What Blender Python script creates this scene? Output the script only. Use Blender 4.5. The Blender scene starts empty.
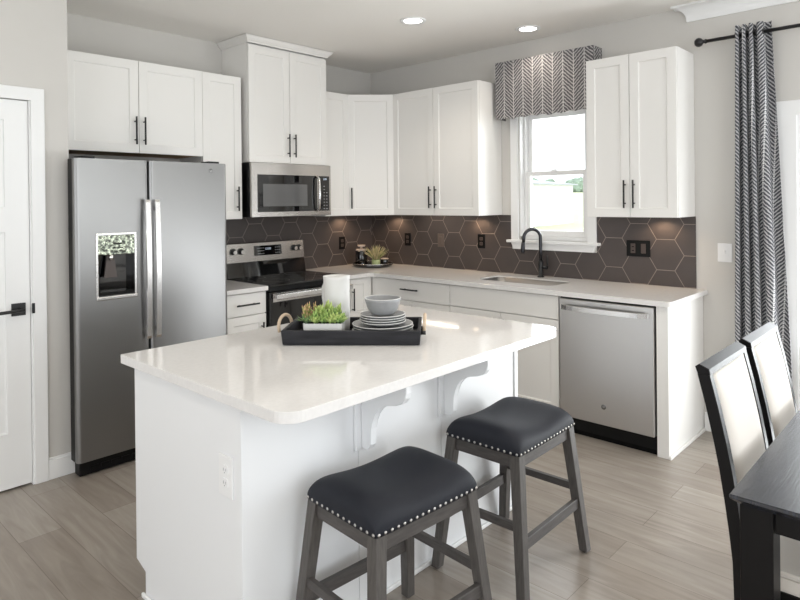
import bpy, bmesh, math, random
from mathutils import Vector, Matrix, noise
random.seed(7)
S = bpy.context.scene
COL = S.collection
PI = math.pi
sin, cos = math.sin, math.cos

# ------------------------------------------------------------------ camera
cam_d = bpy.data.cameras.new('camera'); cam = bpy.data.objects.new('camera', cam_d); COL.objects.link(cam)
yaw, pit, rol = math.radians(-47.1739), math.radians(-0.2083), math.radians(-0.6066)
fw = Vector((sin(-yaw)*cos(pit), cos(yaw)*cos(pit), sin(pit)))
rt = Vector((cos(yaw), sin(yaw), 0)); up = rt.cross(fw)
R_ = rt*cos(rol) + up*sin(rol); U_ = up*cos(rol) - rt*sin(rol)
M = Matrix((R_, U_, -fw)).transposed().to_4x4(); M.translation = Vector((-4.2809, -4.3431, 1.498))
cam.matrix_world = M
cam_d.sensor_width = 36; cam_d.lens = 622.84/800*36
cam_d.shift_y = (203.83-300)/800; cam_d.clip_start = .05; cam_d.clip_end = 300
S.camera = cam

# ------------------------------------------------------------------ world, exposure, lights
S.view_settings.view_transform = 'Standard'; S.view_settings.look = 'None'
S.view_settings.gamma = 1; S.view_settings.use_curve_mapping = False
S.view_settings.exposure = 0.0
w = bpy.data.worlds.new('world'); S.world = w; w.use_nodes = True
bg = w.node_tree.nodes['Background']; bg.inputs[0].default_value = (.90, .95, 1, 1); bg.inputs[1].default_value = 2.2

def area(name, loc, rot, sx, sy, power, col):
    l = bpy.data.lights.new(name, 'AREA'); l.shape = 'RECTANGLE'; l.size = sx; l.size_y = sy
    l.energy = power; l.color = col
    o = bpy.data.objects.new(name, l); COL.objects.link(o); o.location = loc; o.rotation_euler = rot
    return o
# unseen lights added behind camera and far left; daylight at patio door and window
area('added_light_front', (-2.9, -7.9, 1.45), (math.radians(116), 0, 0), 6.4, 2.5, 98, (.93, .965, 1))  # added large soft light, tilted up to brighten the ceiling
area('added_light_left', (-7.35, -4.2, 1.5), (math.radians(112), 0, -PI/2), 4.4, 2.4, 44, (.98, .985, 1))  # added side fill for the surfaces facing left
area('daylight_patio', (.12, -4.5, 1.05), (math.radians(106), 0, PI/2), 1.8, 1.9, 125, (.94, .975, 1))
area('daylight_window', (.14, -1.96, 1.7), (PI/2, 0, PI/2), .52, .85, 14, (.94, .975, 1))

# ------------------------------------------------------------------ materials
def nt(name):
    m = bpy.data.materials.new(name); m.use_nodes = True
    return m, m.node_tree, m.node_tree.nodes['Principled BSDF']
def rgb(r, g, b):
    f = lambda c: (c/255/12.92) if c/255 <= .04045 else ((c/255+.055)/1.055)**2.4
    return (f(r), f(g), f(b), 1)
def mat(name, col, rough=.5, metal=0, spec=.5, bump=0, bscale=200, var=0, vscale=5, coat=0, trans=0, stretch=(1, 1, 1)):
    m, t, b = nt(name)
    b.inputs['Base Color'].default_value = col; b.inputs['Roughness'].default_value = rough
    b.inputs['Metallic'].default_value = metal; b.inputs['Specular IOR Level'].default_value = spec
    b.inputs['Coat Weight'].default_value = coat; b.inputs['Transmission Weight'].default_value = trans
    N = t.nodes; L = t.links
    tc = N.new('ShaderNodeTexCoord'); mp = N.new('ShaderNodeMapping'); mp.inputs['Scale'].default_value = stretch
    L.new(tc.outputs['Object'], mp.inputs[0])
    if var:
        n = N.new('ShaderNodeTexNoise'); n.inputs['Scale'].default_value = vscale; n.inputs['Detail'].default_value = 5
        L.new(mp.outputs[0], n.inputs['Vector'])
        r = N.new('ShaderNodeValToRGB'); r.color_ramp.elements[0].position = .3; r.color_ramp.elements[1].position = .7
        r.color_ramp.elements[0].color = tuple(c*(1-var) for c in col[:3])+(1,)
        r.color_ramp.elements[1].color = tuple(min(1, c*(1+var)) for c in col[:3])+(1,)
        L.new(n.outputs['Fac'], r.inputs[0]); L.new(r.outputs[0], b.inputs['Base Color'])
    if bump:
        n = N.new('ShaderNodeTexNoise'); n.inputs['Scale'].default_value = bscale; n.inputs['Detail'].default_value = 3
        L.new(mp.outputs[0], n.inputs['Vector'])
        bp = N.new('ShaderNodeBump'); bp.inputs['Strength'].default_value = bump; bp.inputs['Distance'].default_value = .002
        L.new(n.outputs['Fac'], bp.inputs['Height']); L.new(bp.outputs[0], b.inputs['Normal'])
    return m
def emit(name, col, s):
    m, t, b = nt(name); b.inputs['Base Color'].default_value = col
    b.inputs['Emission Color'].default_value = col; b.inputs['Emission Strength'].default_value = s
    return m

WALL = mat('wall_paint', rgb(205, 202, 197), .85, bump=.08, bscale=300)
CEIL = mat('ceiling_paint', rgb(240, 237, 232), .9, bump=.08, bscale=250)
TRIM = mat('white_trim_paint', rgb(236, 236, 235), .4)
CAB = mat('white_cabinet_paint', rgb(236, 234, 230), .38, spec=.4)
ISL = mat('island_paint', rgb(234, 235, 236), .4)
QUARTZ = mat('white_quartz', rgb(226, 224, 222), .06, spec=.5, var=.03, vscale=60)
STEEL = mat('brushed_steel', (.295, .293, .29, 1), .36, metal=1, bump=.05, bscale=60, stretch=(1, 1, 40))
STEEL2 = mat('satin_steel', (.78, .77, .76, 1), .25, metal=1)
WARMSTEEL = mat('range_steel', (.58, .555, .53, 1), .27, metal=1)
DARKSIDE = mat('appliance_dark_side', rgb(30, 30, 31), .5, spec=.25)
BLACK = mat('black_metal', rgb(24, 24, 25), .42, spec=.5)
BLKPL = mat('black_plastic', rgb(9, 9, 10), .45, spec=.25)
GLASSBLK = mat('black_glass', rgb(8, 8, 10), .05, spec=.6, coat=.5)
MWWIN = mat('microwave_window', rgb(95, 95, 96), .12, spec=.6, coat=.4)
WHITEPL = mat('white_plastic', rgb(238, 238, 238), .35)
BRONZEPL = mat('bronze_plastic', rgb(74, 64, 60), .4)
BROWNWD = mat('raw_plywood', rgb(168, 136, 100), .7, var=.15, vscale=8, stretch=(1, 8, 1))
TOEKICK = mat('toe_kick_black', rgb(9, 9, 9), .6, spec=.15)
CER_W = mat('white_ceramic', rgb(216, 215, 212), .35)
CER_G = mat('grey_stoneware', rgb(142, 143, 144), .45, var=.05, vscale=40)
CER_RIM = mat('pale_stoneware_rim', rgb(214, 213, 210), .4)
TRAYM = mat('charcoal_stained_wood', rgb(36, 36, 40), .55, spec=.3, var=.4, vscale=9, bump=.3, bscale=40, stretch=(1, 9, 9))
ROPE = mat('natural_rope', rgb(198, 178, 155), .85, bump=.6, bscale=260)
SOIL = mat('dark_soil', rgb(58, 46, 34), .95, bump=.6, bscale=90)
NAIL = mat('nail_metal', (.52, .50, .48, 1), .3, metal=1)
STOOLW = mat('grey_stained_wood', rgb(80, 76, 73), .55, var=.22, vscale=14, bump=.25, bscale=60, stretch=(9, 9, 1))
STOOLH = mat('grey_stained_rail', rgb(76, 72, 70), .55, var=.22, vscale=14, bump=.25, bscale=60, stretch=(1.2, 1.2, 9))
SEATF = mat('charcoal_upholstery', rgb(33, 35, 42), .62, spec=.25, bump=.25, bscale=900, var=.08, vscale=6)
CHAIRW = mat('espresso_wood', rgb(13, 11, 11), .42, spec=.22, bump=.1, bscale=60)
CHAIRF = mat('cream_upholstery', rgb(216, 210, 202), .75, bump=.15, bscale=700)
CHROME = mat('faucet_steel', (.055, .055, .06, 1), .3, metal=1)
SINKM = mat('sink_steel', (.30, .29, .28, 1), .4, metal=1)
LAMPON = emit('lamp_lens', (1, .95, .88, 1), 9)
PUCKON = emit('puck_lens', (1, .78, .55, 1), 4)
DIGIT = emit('display_digits', (.6, .7, .85, 1), .25)
PRINT = mat('panel_print', rgb(160, 160, 162), .5)
ROD = mat('rod_black', rgb(22, 21, 22), .35)
GRASSB = mat('dried_grass_blade', rgb(196, 182, 140), .7, var=.2, vscale=30)
GRASSG = mat('green_grass_blade', rgb(130, 140, 82), .7, var=.2, vscale=30)
JARGLASS = mat('smoked_glass', rgb(20, 18, 18), .06, spec=.6, coat=.6)
LABELG = mat('green_label', rgb(168, 178, 128), .5, var=.15, vscale=60)
LAWN = mat('outdoor_lawn', rgb(205, 208, 175), .95, var=.08, vscale=.3)
DIRT = mat('outdoor_ground', rgb(225, 214, 196), .95)
HOUSEW = mat('house_siding', rgb(246, 246, 246), .8)
HOUSER = mat('house_roof', rgb(190, 194, 200), .8)
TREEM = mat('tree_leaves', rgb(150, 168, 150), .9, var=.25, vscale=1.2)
TREED = mat('shrub_leaves', rgb(92, 120, 78), .9, var=.3, vscale=3)
TRUNK = mat('tree_bark', rgb(110, 98, 88), .9)

def wood_floor():
    m, t, b = nt('wood_plank_floor'); N = t.nodes; L = t.links
    tc = N.new('ShaderNodeTexCoord'); mp = N.new('ShaderNodeMapping'); mp.inputs['Rotation'].default_value = (0, 0, PI/2)
    L.new(tc.outputs['Object'], mp.inputs[0])
    br = N.new('ShaderNodeTexBrick'); br.offset = .37; br.inputs['Scale'].default_value = 1
    br.inputs['Brick Width'].default_value = 1.22; br.inputs['Row Height'].default_value = .18
    br.inputs['Mortar Size'].default_value = .0018; br.inputs['Mortar Smooth'].default_value = .3; br.inputs['Bias'].default_value = 0
    br.inputs['Color1'].default_value = rgb(152, 143, 133); br.inputs['Color2'].default_value = rgb(174, 167, 158)
    br.inputs['Mortar'].default_value = rgb(128, 117, 107)
    L.new(mp.outputs[0], br.inputs['Vector'])
    m2 = N.new('ShaderNodeMapping'); m2.inputs['Scale'].default_value = (9, 1.0, 1); L.new(tc.outputs['Object'], m2.inputs[0])
    n = N.new('ShaderNodeTexNoise'); n.inputs['Scale'].default_value = 2.2; n.inputs['Detail'].default_value = 9; n.inputs['Distortion'].default_value = 1.3
    L.new(m2.outputs[0], n.inputs['Vector'])
    r = N.new('ShaderNodeValToRGB'); r.color_ramp.elements[0].position = .28; r.color_ramp.elements[1].position = .75
    r.color_ramp.elements[0].color = (.66, .63, .61, 1); r.color_ramp.elements[1].color = (1.0, 1.0, 1.0, 1)
    L.new(n.outputs['Fac'], r.inputs[0])
    mx = N.new('ShaderNodeMix'); mx.data_type = 'RGBA'; mx.blend_type = 'MULTIPLY'; mx.inputs[0].default_value = .9
    L.new(br.outputs['Color'], mx.inputs[6]); L.new(r.outputs[0], mx.inputs[7]); L.new(mx.outputs[2], b.inputs['Base Color'])
    b.inputs['Roughness'].default_value = .33
    bp = N.new('ShaderNodeBump'); bp.inputs['Strength'].default_value = .25; bp.inputs['Distance'].default_value = .002
    L.new(br.outputs['Fac'], bp.inputs['Height']); bp.invert = True; L.new(bp.outputs[0], b.inputs['Normal'])
    return m
FLOOR = wood_floor()

def hex_mat():
    m, t, b = nt('hexagon_tile'); N = t.nodes; L = t.links
    def math_(op, a, c=None, d=None):
        n = N.new('ShaderNodeMath'); n.operation = op
        for i, v in enumerate((a, c, d)):
            if v is None: continue
            if isinstance(v, (int, float)): n.inputs[i].default_value = v
            else: L.new(v, n.inputs[i])
        return n.outputs[0]
    g = N.new('ShaderNodeNewGeometry'); sp = N.new('ShaderNodeSeparateXYZ'); L.new(g.outputs['Position'], sp.inputs[0])
    sn = N.new('ShaderNodeSeparateXYZ'); L.new(g.outputs['Normal'], sn.inputs[0])
    onB = math_('GREATER_THAN', math_('ABSOLUTE', sn.outputs[0]), .5)
    uA = math_('ADD', sp.outputs[0], .455); uB = math_('ADD', sp.outputs[1], .298)
    u = math_('ADD', math_('MULTIPLY', uB, onB), math_('MULTIPLY', uA, math_('SUBTRACT', 1, onB)))
    v = math_('SUBTRACT', sp.outputs[2], 1.1215)
    Rr = .1195; H = Rr*math.sqrt(3); W3 = 3*Rr
    def cell(ou, ov):
        a = math_('WRAP', math_('ADD', u, ou), W3/2, -W3/2); c = math_('WRAP', math_('ADD', v, ov), H/2, -H/2)
        a = math_('ABSOLUTE', a); c = math_('ABSOLUTE', c)
        return math_('MAXIMUM', c, math_('ADD', math_('MULTIPLY', a, math.sqrt(3)/2), math_('MULTIPLY', c, .5)))
    d = math_('MINIMUM', cell(0, 0), cell(W3/2, H/2))
    edge = math_('SUBTRACT', H/2, d)                     # distance to the hexagon's border
    mr = N.new('ShaderNodeMapRange'); mr.inputs['From Min'].default_value = .0014; mr.inputs['From Max'].default_value = .0026
    L.new(edge, mr.inputs[0])
    mx = N.new('ShaderNodeMix'); mx.data_type = 'RGBA'
    L.new(mr.outputs[0], mx.inputs[0]); mx.inputs[6].default_value = rgb(140, 128, 120); mx.inputs[7].default_value = rgb(76, 69, 67)
    n = N.new('ShaderNodeTexNoise'); n.inputs['Scale'].default_value = 9; n.inputs['Detail'].default_value = 4
    L.new(g.outputs['Position'], n.inputs['Vector'])
    r = N.new('ShaderNodeMapRange'); r.inputs['To Min'].default_value = .88; r.inputs['To Max'].default_value = 1.12; L.new(n.outputs['Fac'], r.inputs[0])
    vm = N.new('ShaderNodeVectorMath'); vm.operation = 'SCALE'; L.new(mx.outputs[2], vm.inputs[0]); L.new(r.outputs[0], vm.inputs['Scale'])
    L.new(vm.outputs[0], b.inputs['Base Color'])
    b.inputs['Roughness'].default_value = .42; b.inputs['Specular IOR Level'].default_value = .45
    bp = N.new('ShaderNodeBump'); bp.inputs['Strength'].default_value = .5; bp.inputs['Distance'].default_value = .002
    L.new(mr.outputs[0], bp.inputs['Height']); L.new(bp.outputs[0], b.inputs['Normal'])
    return m
HEX = hex_mat()

def herringbone(name, dark, light, pitch=.030, cw=.084, slant=.95):
    m, t, b = nt(name); N = t.nodes; L = t.links
    def M2(op, a, c=None, d=None):
        n = N.new('ShaderNodeMath'); n.operation = op
        for i, v in enumerate((a, c, d)):
            if v is None: continue
            if isinstance(v, (int, float)): n.inputs[i].default_value = v
            else: L.new(v, n.inputs[i])
        return n.outputs[0]
    tc = N.new('ShaderNodeTexCoord'); sp = N.new('ShaderNodeSeparateXYZ'); L.new(tc.outputs['UV'], sp.inputs[0])
    u, v = sp.outputs[0], sp.outputs[1]
    nz = N.new('ShaderNodeTexNoise'); nz.inputs['Scale'].default_value = 45; L.new(tc.outputs['UV'], nz.inputs['Vector'])
    tri = M2('PINGPONG', u, cw)
    s = M2('ADD', M2('MULTIPLY', M2('ADD', v, M2('MULTIPLY', tri, slant)), 1/pitch), M2('MULTIPLY', nz.outputs['Fac'], .7))
    st = M2('PINGPONG', s, .5)
    a = N.new('ShaderNodeMapRange'); a.inputs['From Min'].default_value = .26; a.inputs['From Max'].default_value = .34; L.new(st, a.inputs[0])
    du = M2('PINGPONG', u, cw/2)                           # 0 at the column lines
    line = M2('LESS_THAN', du, .0042)
    dots = M2('GREATER_THAN', M2('PINGPONG', M2('MULTIPLY', v, 1/.011), .5), .17)
    fac = M2('MAXIMUM', M2('MULTIPLY', a.outputs[0], .66), M2('MULTIPLY', line, dots))
    mx = N.new('ShaderNodeMix'); mx.data_type = 'RGBA'; L.new(fac, mx.inputs[0]); mx.inputs[6].default_value = dark; mx.inputs[7].default_value = light
    L.new(mx.outputs[2], b.inputs['Base Color']); b.inputs['Roughness'].default_value = .85; b.inputs['Specular IOR Level'].default_value = .2
    return m
HERR = herringbone('herringbone_fabric_grey', rgb(92, 90, 92), rgb(206, 203, 201), pitch=.027)
HERC = herringbone('herringbone_curtain', rgb(78, 79, 84), rgb(218, 218, 219), pitch=.023, slant=.9)

def table_mat():
    m, t, b = nt('black_tabletop'); N = t.nodes; L = t.links
    tc = N.new('ShaderNodeTexCoord'); mp = N.new('ShaderNodeMapping'); mp.inputs['Scale'].default_value = (1.2, 14, 1)
    L.new(tc.outputs['Object'], mp.inputs[0])
    n = N.new('ShaderNodeTexNoise'); n.inputs['Scale'].default_value = 5; n.inputs['Detail'].default_value = 6; n.inputs['Distortion'].default_value = 1.2
    L.new(mp.outputs[0], n.inputs['Vector'])
    r = N.new('ShaderNodeValToRGB'); r.color_ramp.elements[0].color = rgb(22, 24, 29); r.color_ramp.elements[1].color = rgb(48, 51, 60)
    r.color_ramp.elements[0].position = .35; r.color_ramp.elements[1].position = .7
    L.new(n.outputs['Fac'], r.inputs[0]); L.new(r.outputs[0], b.inputs['Base Color'])
    b.inputs['Roughness'].default_value = .27; b.inputs['Specular IOR Level'].default_value = .9
    bp = N.new('ShaderNodeBump'); bp.inputs['Strength'].default_value = .35; bp.inputs['Distance'].default_value = .001
    L.new(n.outputs['Fac'], bp.inputs['Height']); L.new(bp.outputs[0], b.inputs['Normal'])
    return m
TABLEM = table_mat()

def leaf_mat(name, c0, c1):
    m, t, b = nt(name); N = t.nodes; L = t.links
    at = N.new('ShaderNodeTexCoord'); sp = N.new('ShaderNodeSeparateXYZ'); L.new(at.outputs['UV'], sp.inputs[0])
    r = N.new('ShaderNodeValToRGB'); r.color_ramp.elements[0].color = c0; r.color_ramp.elements[1].color = c1
    r.color_ramp.elements[0].position = .3; r.color_ramp.elements[1].position = 1
    L.new(sp.outputs[1], r.inputs[0]); L.new(r.outputs[0], b.inputs['Base Color']); b.inputs['Roughness'].default_value = .5
    return m
LEAF1 = leaf_mat('succulent_green', rgb(92, 130, 62), rgb(178, 205, 118))
LEAF2 = leaf_mat('succulent_pink_tipped', rgb(132, 152, 78), rgb(212, 158, 128))
LEAF3 = leaf_mat('succulent_dark', rgb(70, 100, 62), rgb(142, 170, 108))
LEAF4 = leaf_mat('succulent_lime', rgb(142, 172, 84), rgb(205, 218, 140))

# ------------------------------------------------------------------ mesh helpers
class MB:
    def __init__(s): s.bm = bmesh.new()
    def box(s, x0, x1, y0, y1, z0, z1, bev=0, seg=2):
        x0, x1 = min(x0, x1), max(x0, x1); y0, y1 = min(y0, y1), max(y0, y1); z0, z1 = min(z0, z1), max(z0, z1)
        g = bmesh.ops.create_cube(s.bm, size=1)
        for v in g['verts']:
            v.co = Vector((x0+(v.co.x+.5)*(x1-x0), y0+(v.co.y+.5)*(y1-y0), z0+(v.co.z+.5)*(z1-z0)))
        if bev:
            e = {e for v in g['verts'] for e in v.link_edges}
            bmesh.ops.bevel(s.bm, geom=list(e), offset=bev, segments=seg, affect='EDGES', profile=.5)
        return s
    def hexa(s, lo, hi, z0, z1, bev=0):           # tapered / splayed block: lo, hi = 4 (x,y) corners
        vs = [s.bm.verts.new((p[0], p[1], z0)) for p in lo] + [s.bm.verts.new((p[0], p[1], z1)) for p in hi]
        fs = [(3, 2, 1, 0), (4, 5, 6, 7)] + [(i, (i+1) % 4, 4+(i+1) % 4, 4+i) for i in range(4)]
        for f in fs: s.bm.faces.new([vs[i] for i in f])
        if bev:
            e = {e for v in vs for e in v.link_edges}
            bmesh.ops.bevel(s.bm, geom=list(e), offset=bev, segments=1, affect='EDGES')
        return s
    def beam(s, a, b, wd, ht, bev=0):             # box between two points, wd horizontal, ht vertical
        a = Vector(a); b = Vector(b); d = (b-a).normalized()
        side = d.cross(Vector((0, 0, 1)))
        if side.length < 1e-4: side = Vector((1, 0, 0))
        side.normalize(); u = side.cross(d)
        vs = []
        for p in (a, b):
            for (i, j) in ((-1, -1), (1, -1), (1, 1), (-1, 1)): vs.append(s.bm.verts.new(p+side*i*wd/2+u*j*ht/2))
        for f in [(3, 2, 1, 0), (4, 5, 6, 7)] + [(i, (i+1) % 4, 4+(i+1) % 4, 4+i) for i in range(4)]:
            s.bm.faces.new([vs[i] for i in f])
        if bev:
            e = {e for v in vs for e in v.link_edges}
            bmesh.ops.bevel(s.bm, geom=list(e), offset=bev, segments=1, affect='EDGES')
        return s
    def tube(s, pts, r, n=12, caps=True, closed=False):
        pts = [Vector(p) for p in pts]; rs = r if isinstance(r, (list, tuple)) else [r]*len(pts)
        rings = []; prev = None; m = len(pts)
        for i, p in enumerate(pts):
            if closed: d = pts[(i+1) % m]-pts[i-1]
            else: d = pts[min(i+1, m-1)]-pts[max(i-1, 0)]
            d.normalize()
            if prev is None:
                a = d.orthogonal().normalized()
            else:
                a = (prev-d*prev.dot(d)).normalized()
            prev = a; b = d.cross(a)
            rings.append([s.bm.verts.new(p+(a*cos(2*PI*k/n)+b*sin(2*PI*k/n))*rs[i]) for k in range(n)])
        cnt = m if closed else m-1
        for i in range(cnt):
            A, B = rings[i], rings[(i+1) % m]
            for k in range(n):
                f = s.bm.faces.new((A[k], A[(k+1) % n], B[(k+1) % n], B[k])); f.smooth = True
        if caps and not closed:
            s.bm.faces.new(rings[0][::-1]); s.bm.faces.new(rings[-1])
        return s
    def lathe(s, prof, c=(0, 0, 0), n=32, axis='z', smooth=True):
        rings = []
        for (r, h) in prof:
            if r < 1e-6: r = 1e-5
            ring = []
            for k in range(n):
                a = 2*PI*k/n; p = (r*cos(a), r*sin(a), h)
                if axis == 'y': p = (p[0], -p[2], p[1])
                if axis == 'x': p = (p[2], p[0], p[1])
                ring.append(s.bm.verts.new((c[0]+p[0], c[1]+p[1], c[2]+p[2])))
            rings.append(ring)
        for i in range(len(rings)-1):
            A, B = rings[i], rings[i+1]
            for k in range(n):
                f = s.bm.faces.new((A[k], A[(k+1) % n], B[(k+1) % n], B[k])); f.smooth = smooth
        s.bm.faces.new(rings[0][::-1]); s.bm.faces.new(rings[-1])
        return s
    def prism(s, poly, a0, a1, axis='z', bev=0, seg=2, smooth=False):   # polygon extruded along an axis
        def P(p, a):
            return {'z': (p[0], p[1], a), 'y': (p[0], a, p[1]), 'x': (a, p[0], p[1])}[axis]
        A = [s.bm.verts.new(P(p, a0)) for p in poly]; B = [s.bm.verts.new(P(p, a1)) for p in poly]
        n = len(poly)
        fs = [s.bm.faces.new(A[::-1]), s.bm.faces.new(B)]
        for i in range(n):
            f = s.bm.faces.new((A[i], A[(i+1) % n], B[(i+1) % n], B[i])); f.smooth = smooth
        if bev:
            e = set(fs[0].edges) | set(fs[1].edges)
            bmesh.ops.bevel(s.bm, geom=list(e), offset=bev, segments=seg, affect='EDGES')
        return s
    def build(s, name, m, parent=None, off=(0, 0, 0), smooth=None):
        bmesh.ops.recalc_face_normals(s.bm, faces=s.bm.faces)
        if any(off): bmesh.ops.translate(s.bm, vec=-Vector(off), verts=s.bm.verts)
        me = bpy.data.meshes.new(name); s.bm.to_mesh(me); s.bm.free(); me.materials.append(m)
        if smooth is not None:
            for p in me.polygons: p.use_smooth = smooth
        o = bpy.data.objects.new(name, me); COL.objects.link(o)
        if parent: o.parent = parent
        elif any(off): o.location = off
        return o

def thing(name, label, cat, loc=(0, 0, 0), rotz=0, group=None):
    o = bpy.data.objects.new(name, None); COL.objects.link(o); o.empty_display_size = .1
    o.location = loc; o.rotation_euler = (0, 0, rotz); return tag(o, label, cat, group)
def tag(o, label, cat, group=None, kind=None):
    o['label'] = label; o['category'] = cat
    if group: o['group'] = group
    if kind: o['kind'] = kind
    return o
def struct(o, label=None):
    o['kind'] = 'structure'
    if label: o['label'] = label
    return o
def dup(root, loc, rotz, label, group=None):
    def cp(o, par):
        c = o.copy(); COL.objects.link(c)
        if par: c.parent = par
        for ch in [x for x in ALLCH(o)]: cp(ch, c)
        return c
    r = cp(root, None); r.location = loc; r.rotation_euler = (root.rotation_euler.x, root.rotation_euler.y, rotz); r['label'] = label
    if group: r['group'] = group
    return r
def ALLCH(o): return [x for x in COL.objects if x.parent == o]
def cut(o, cutter):                                # boolean difference baked into the mesh; the cutter is removed
    md = o.modifiers.new('cut', 'BOOLEAN'); md.operation = 'DIFFERENCE'; md.object = cutter; md.solver = 'EXACT'
    bpy.context.view_layer.update()
    me = bpy.data.meshes.new_from_object(o.evaluated_get(bpy.context.evaluated_depsgraph_get()))
    o.modifiers.clear(); old = o.data; o.data = me; bpy.data.meshes.remove(old)
    bpy.data.objects.remove(cutter, do_unlink=True)
def roundrect(x0, x1, y0, y1, r, n=6, corners=(1, 1, 1, 1)):   # corners: (x0y0, x1y0, x1y1, x0y1)
    pts = []
    for (cx, cy, a0, k, px, py) in ((x0+r, y0+r, PI, 0, x0, y0), (x1-r, y0+r, 1.5*PI, 1, x1, y0), (x1-r, y1-r, 0, 2, x1, y1), (x0+r, y1-r, .5*PI, 3, x0, y1)):
        if corners[k]:
            for i in range(n+1):
                a = a0+PI/2*i/n; pts.append((cx+r*cos(a), cy+r*sin(a)))
        else: pts.append((px, py))
    return pts
def text_mesh(body, size, m, name, parent, loc, rot, depth=.0006):
    cu = bpy.data.curves.new(name, 'FONT'); cu.body = body; cu.size = size; cu.extrude = depth; cu.align_x = 'CENTER'; cu.align_y = 'CENTER'
    tmp = bpy.data.objects.new(name+'_tmp', cu); COL.objects.link(tmp); bpy.context.view_layer.update()
    me = bpy.data.meshes.new_from_object(tmp.evaluated_get(bpy.context.evaluated_depsgraph_get()))
    bpy.data.objects.remove(tmp, do_unlink=True); bpy.data.curves.remove(cu)
    me.materials.clear(); me.materials.append(m)
    o = bpy.data.objects.new(name, me); COL.objects.link(o); o.parent = parent; o.location = loc; o.rotation_euler = rot
    return o

# ------------------------------------------------------------------ room shell
H = 2.75
LWY = -.615; LWX = -2.982; X0 = -7.5; Y0 = -8.0; TH = .16
struct(MB().box(X0-.2, .2, Y0-.2, .2, -.1, 0).build('floor', FLOOR))
struct(MB().box(X0-.2, .2, Y0-.2, .2, H, H+.1).build('ceiling', CEIL))
struct(MB().box(LWX, TH, 0, .15, 0, H).build('wall_back', WALL))
WY0, WY1, WZ0, WZ1 = -1.672, -2.25, 1.215, 2.19           # kitchen window opening
PY0, PY1, PZ = -3.565, -5.45, 1.985                        # patio door opening
wr = MB()
wr.box(0, TH, WY0, 0, 0, H).box(0, TH, WY1, WY0, 0, WZ0-.03).box(0, TH, WY1, WY0, WZ1, H)
wr.box(0, TH, PY0, WY1, 0, H).box(0, TH, PY1, PY0, PZ, H).box(0, TH, Y0, PY1, 0, H)
struct(wr.build('wall_right', WALL))
DX1, DX0, DZ = -3.178, -3.95, 2.062                        # left door opening
wl = MB()
wl.box(DX1, LWX, LWY, .15, 0, H).box(DX0, DX1, LWY, .15, DZ, H).box(X0, DX0, LWY, .15, 0, H).box(DX0, DX1, -.4, .15, 0, DZ)
struct(wl.build('wall_left', WALL))
# front wall with window openings behind the camera; far left wall with openings (the added area lights stand inside them)
fwl = MB()
fwl.box(X0, -5.0, Y0-.15, Y0, 0, H).box(-.2, .16, Y0-.15, Y0, 0, H).box(-5.0, -.2, Y0-.15, Y0, 0, .3).box(-5.0, -.2, Y0-.15, Y0, 2.65, H)
struct(fwl.build('wall_front', WALL))
ffl = MB()
ffl.box(X0-.15, X0, Y0, -6.4, 0, H).box(X0-.15, X0, -2.0, .15, 0, H).box(X0-.15, X0, -6.4, -2.0, 0, .35).box(X0-.15, X0, -6.4, -2.0, 2.65, H)
struct(ffl.build('wall_far_left', WALL))

# baseboards
def baseboard(name, x0, x1, y0, y1):
    m = MB(); m.box(x0, x1, y0, y1, 0, .105, .002)
    cx0, cx1, cy0, cy1 = x0, x1, y0, y1
    if abs(x1-x0) > abs(y1-y0): m.box(x0, x1, y0+.006, y1, .10, .118, .002)
    else: m.box(x0+.006, x1, y0, y1, .10, .118, .002)
    return struct(m.build(name, TRIM))
baseboard('baseboard_left', -3.108, LWX+.012, LWY-.014, LWY)
baseboard('baseboard_right', -.014, 0, -3.455, -3.045)
baseboard('baseboard_right_far', -.014, 0, -8.0, -5.56)

# crown moulding of the dining side, along the right wall
cr = [(0, H), (-.088, H), (-.088, H-.010)]
for i in range(11):
    a = i/10*PI/2; cr.append((-.084+.070*sin(a), H-.014-.070*(1-cos(a))))
cr += [(-.012, H-.10), (0, H-.10)]
crm = MB(); cl_ = [[crm.bm.verts.new(q) for q in ((0, -2.968-d_, z_), (d_, -2.968-d_, z_), (d_, -8.0, z_), (0, -8.0, z_))] for (d_, z_) in cr[1:-1]]
for i in range(len(cl_)-1):
    for k in range(4): crm.bm.faces.new((cl_[i][k], cl_[i][(k+1) % 4], cl_[i+1][(k+1) % 4], cl_[i+1][k]))
crm.bm.faces.new(cl_[0]); crm.bm.faces.new(cl_[-1])
struct(crm.build('trim_1', TRIM))

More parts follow.
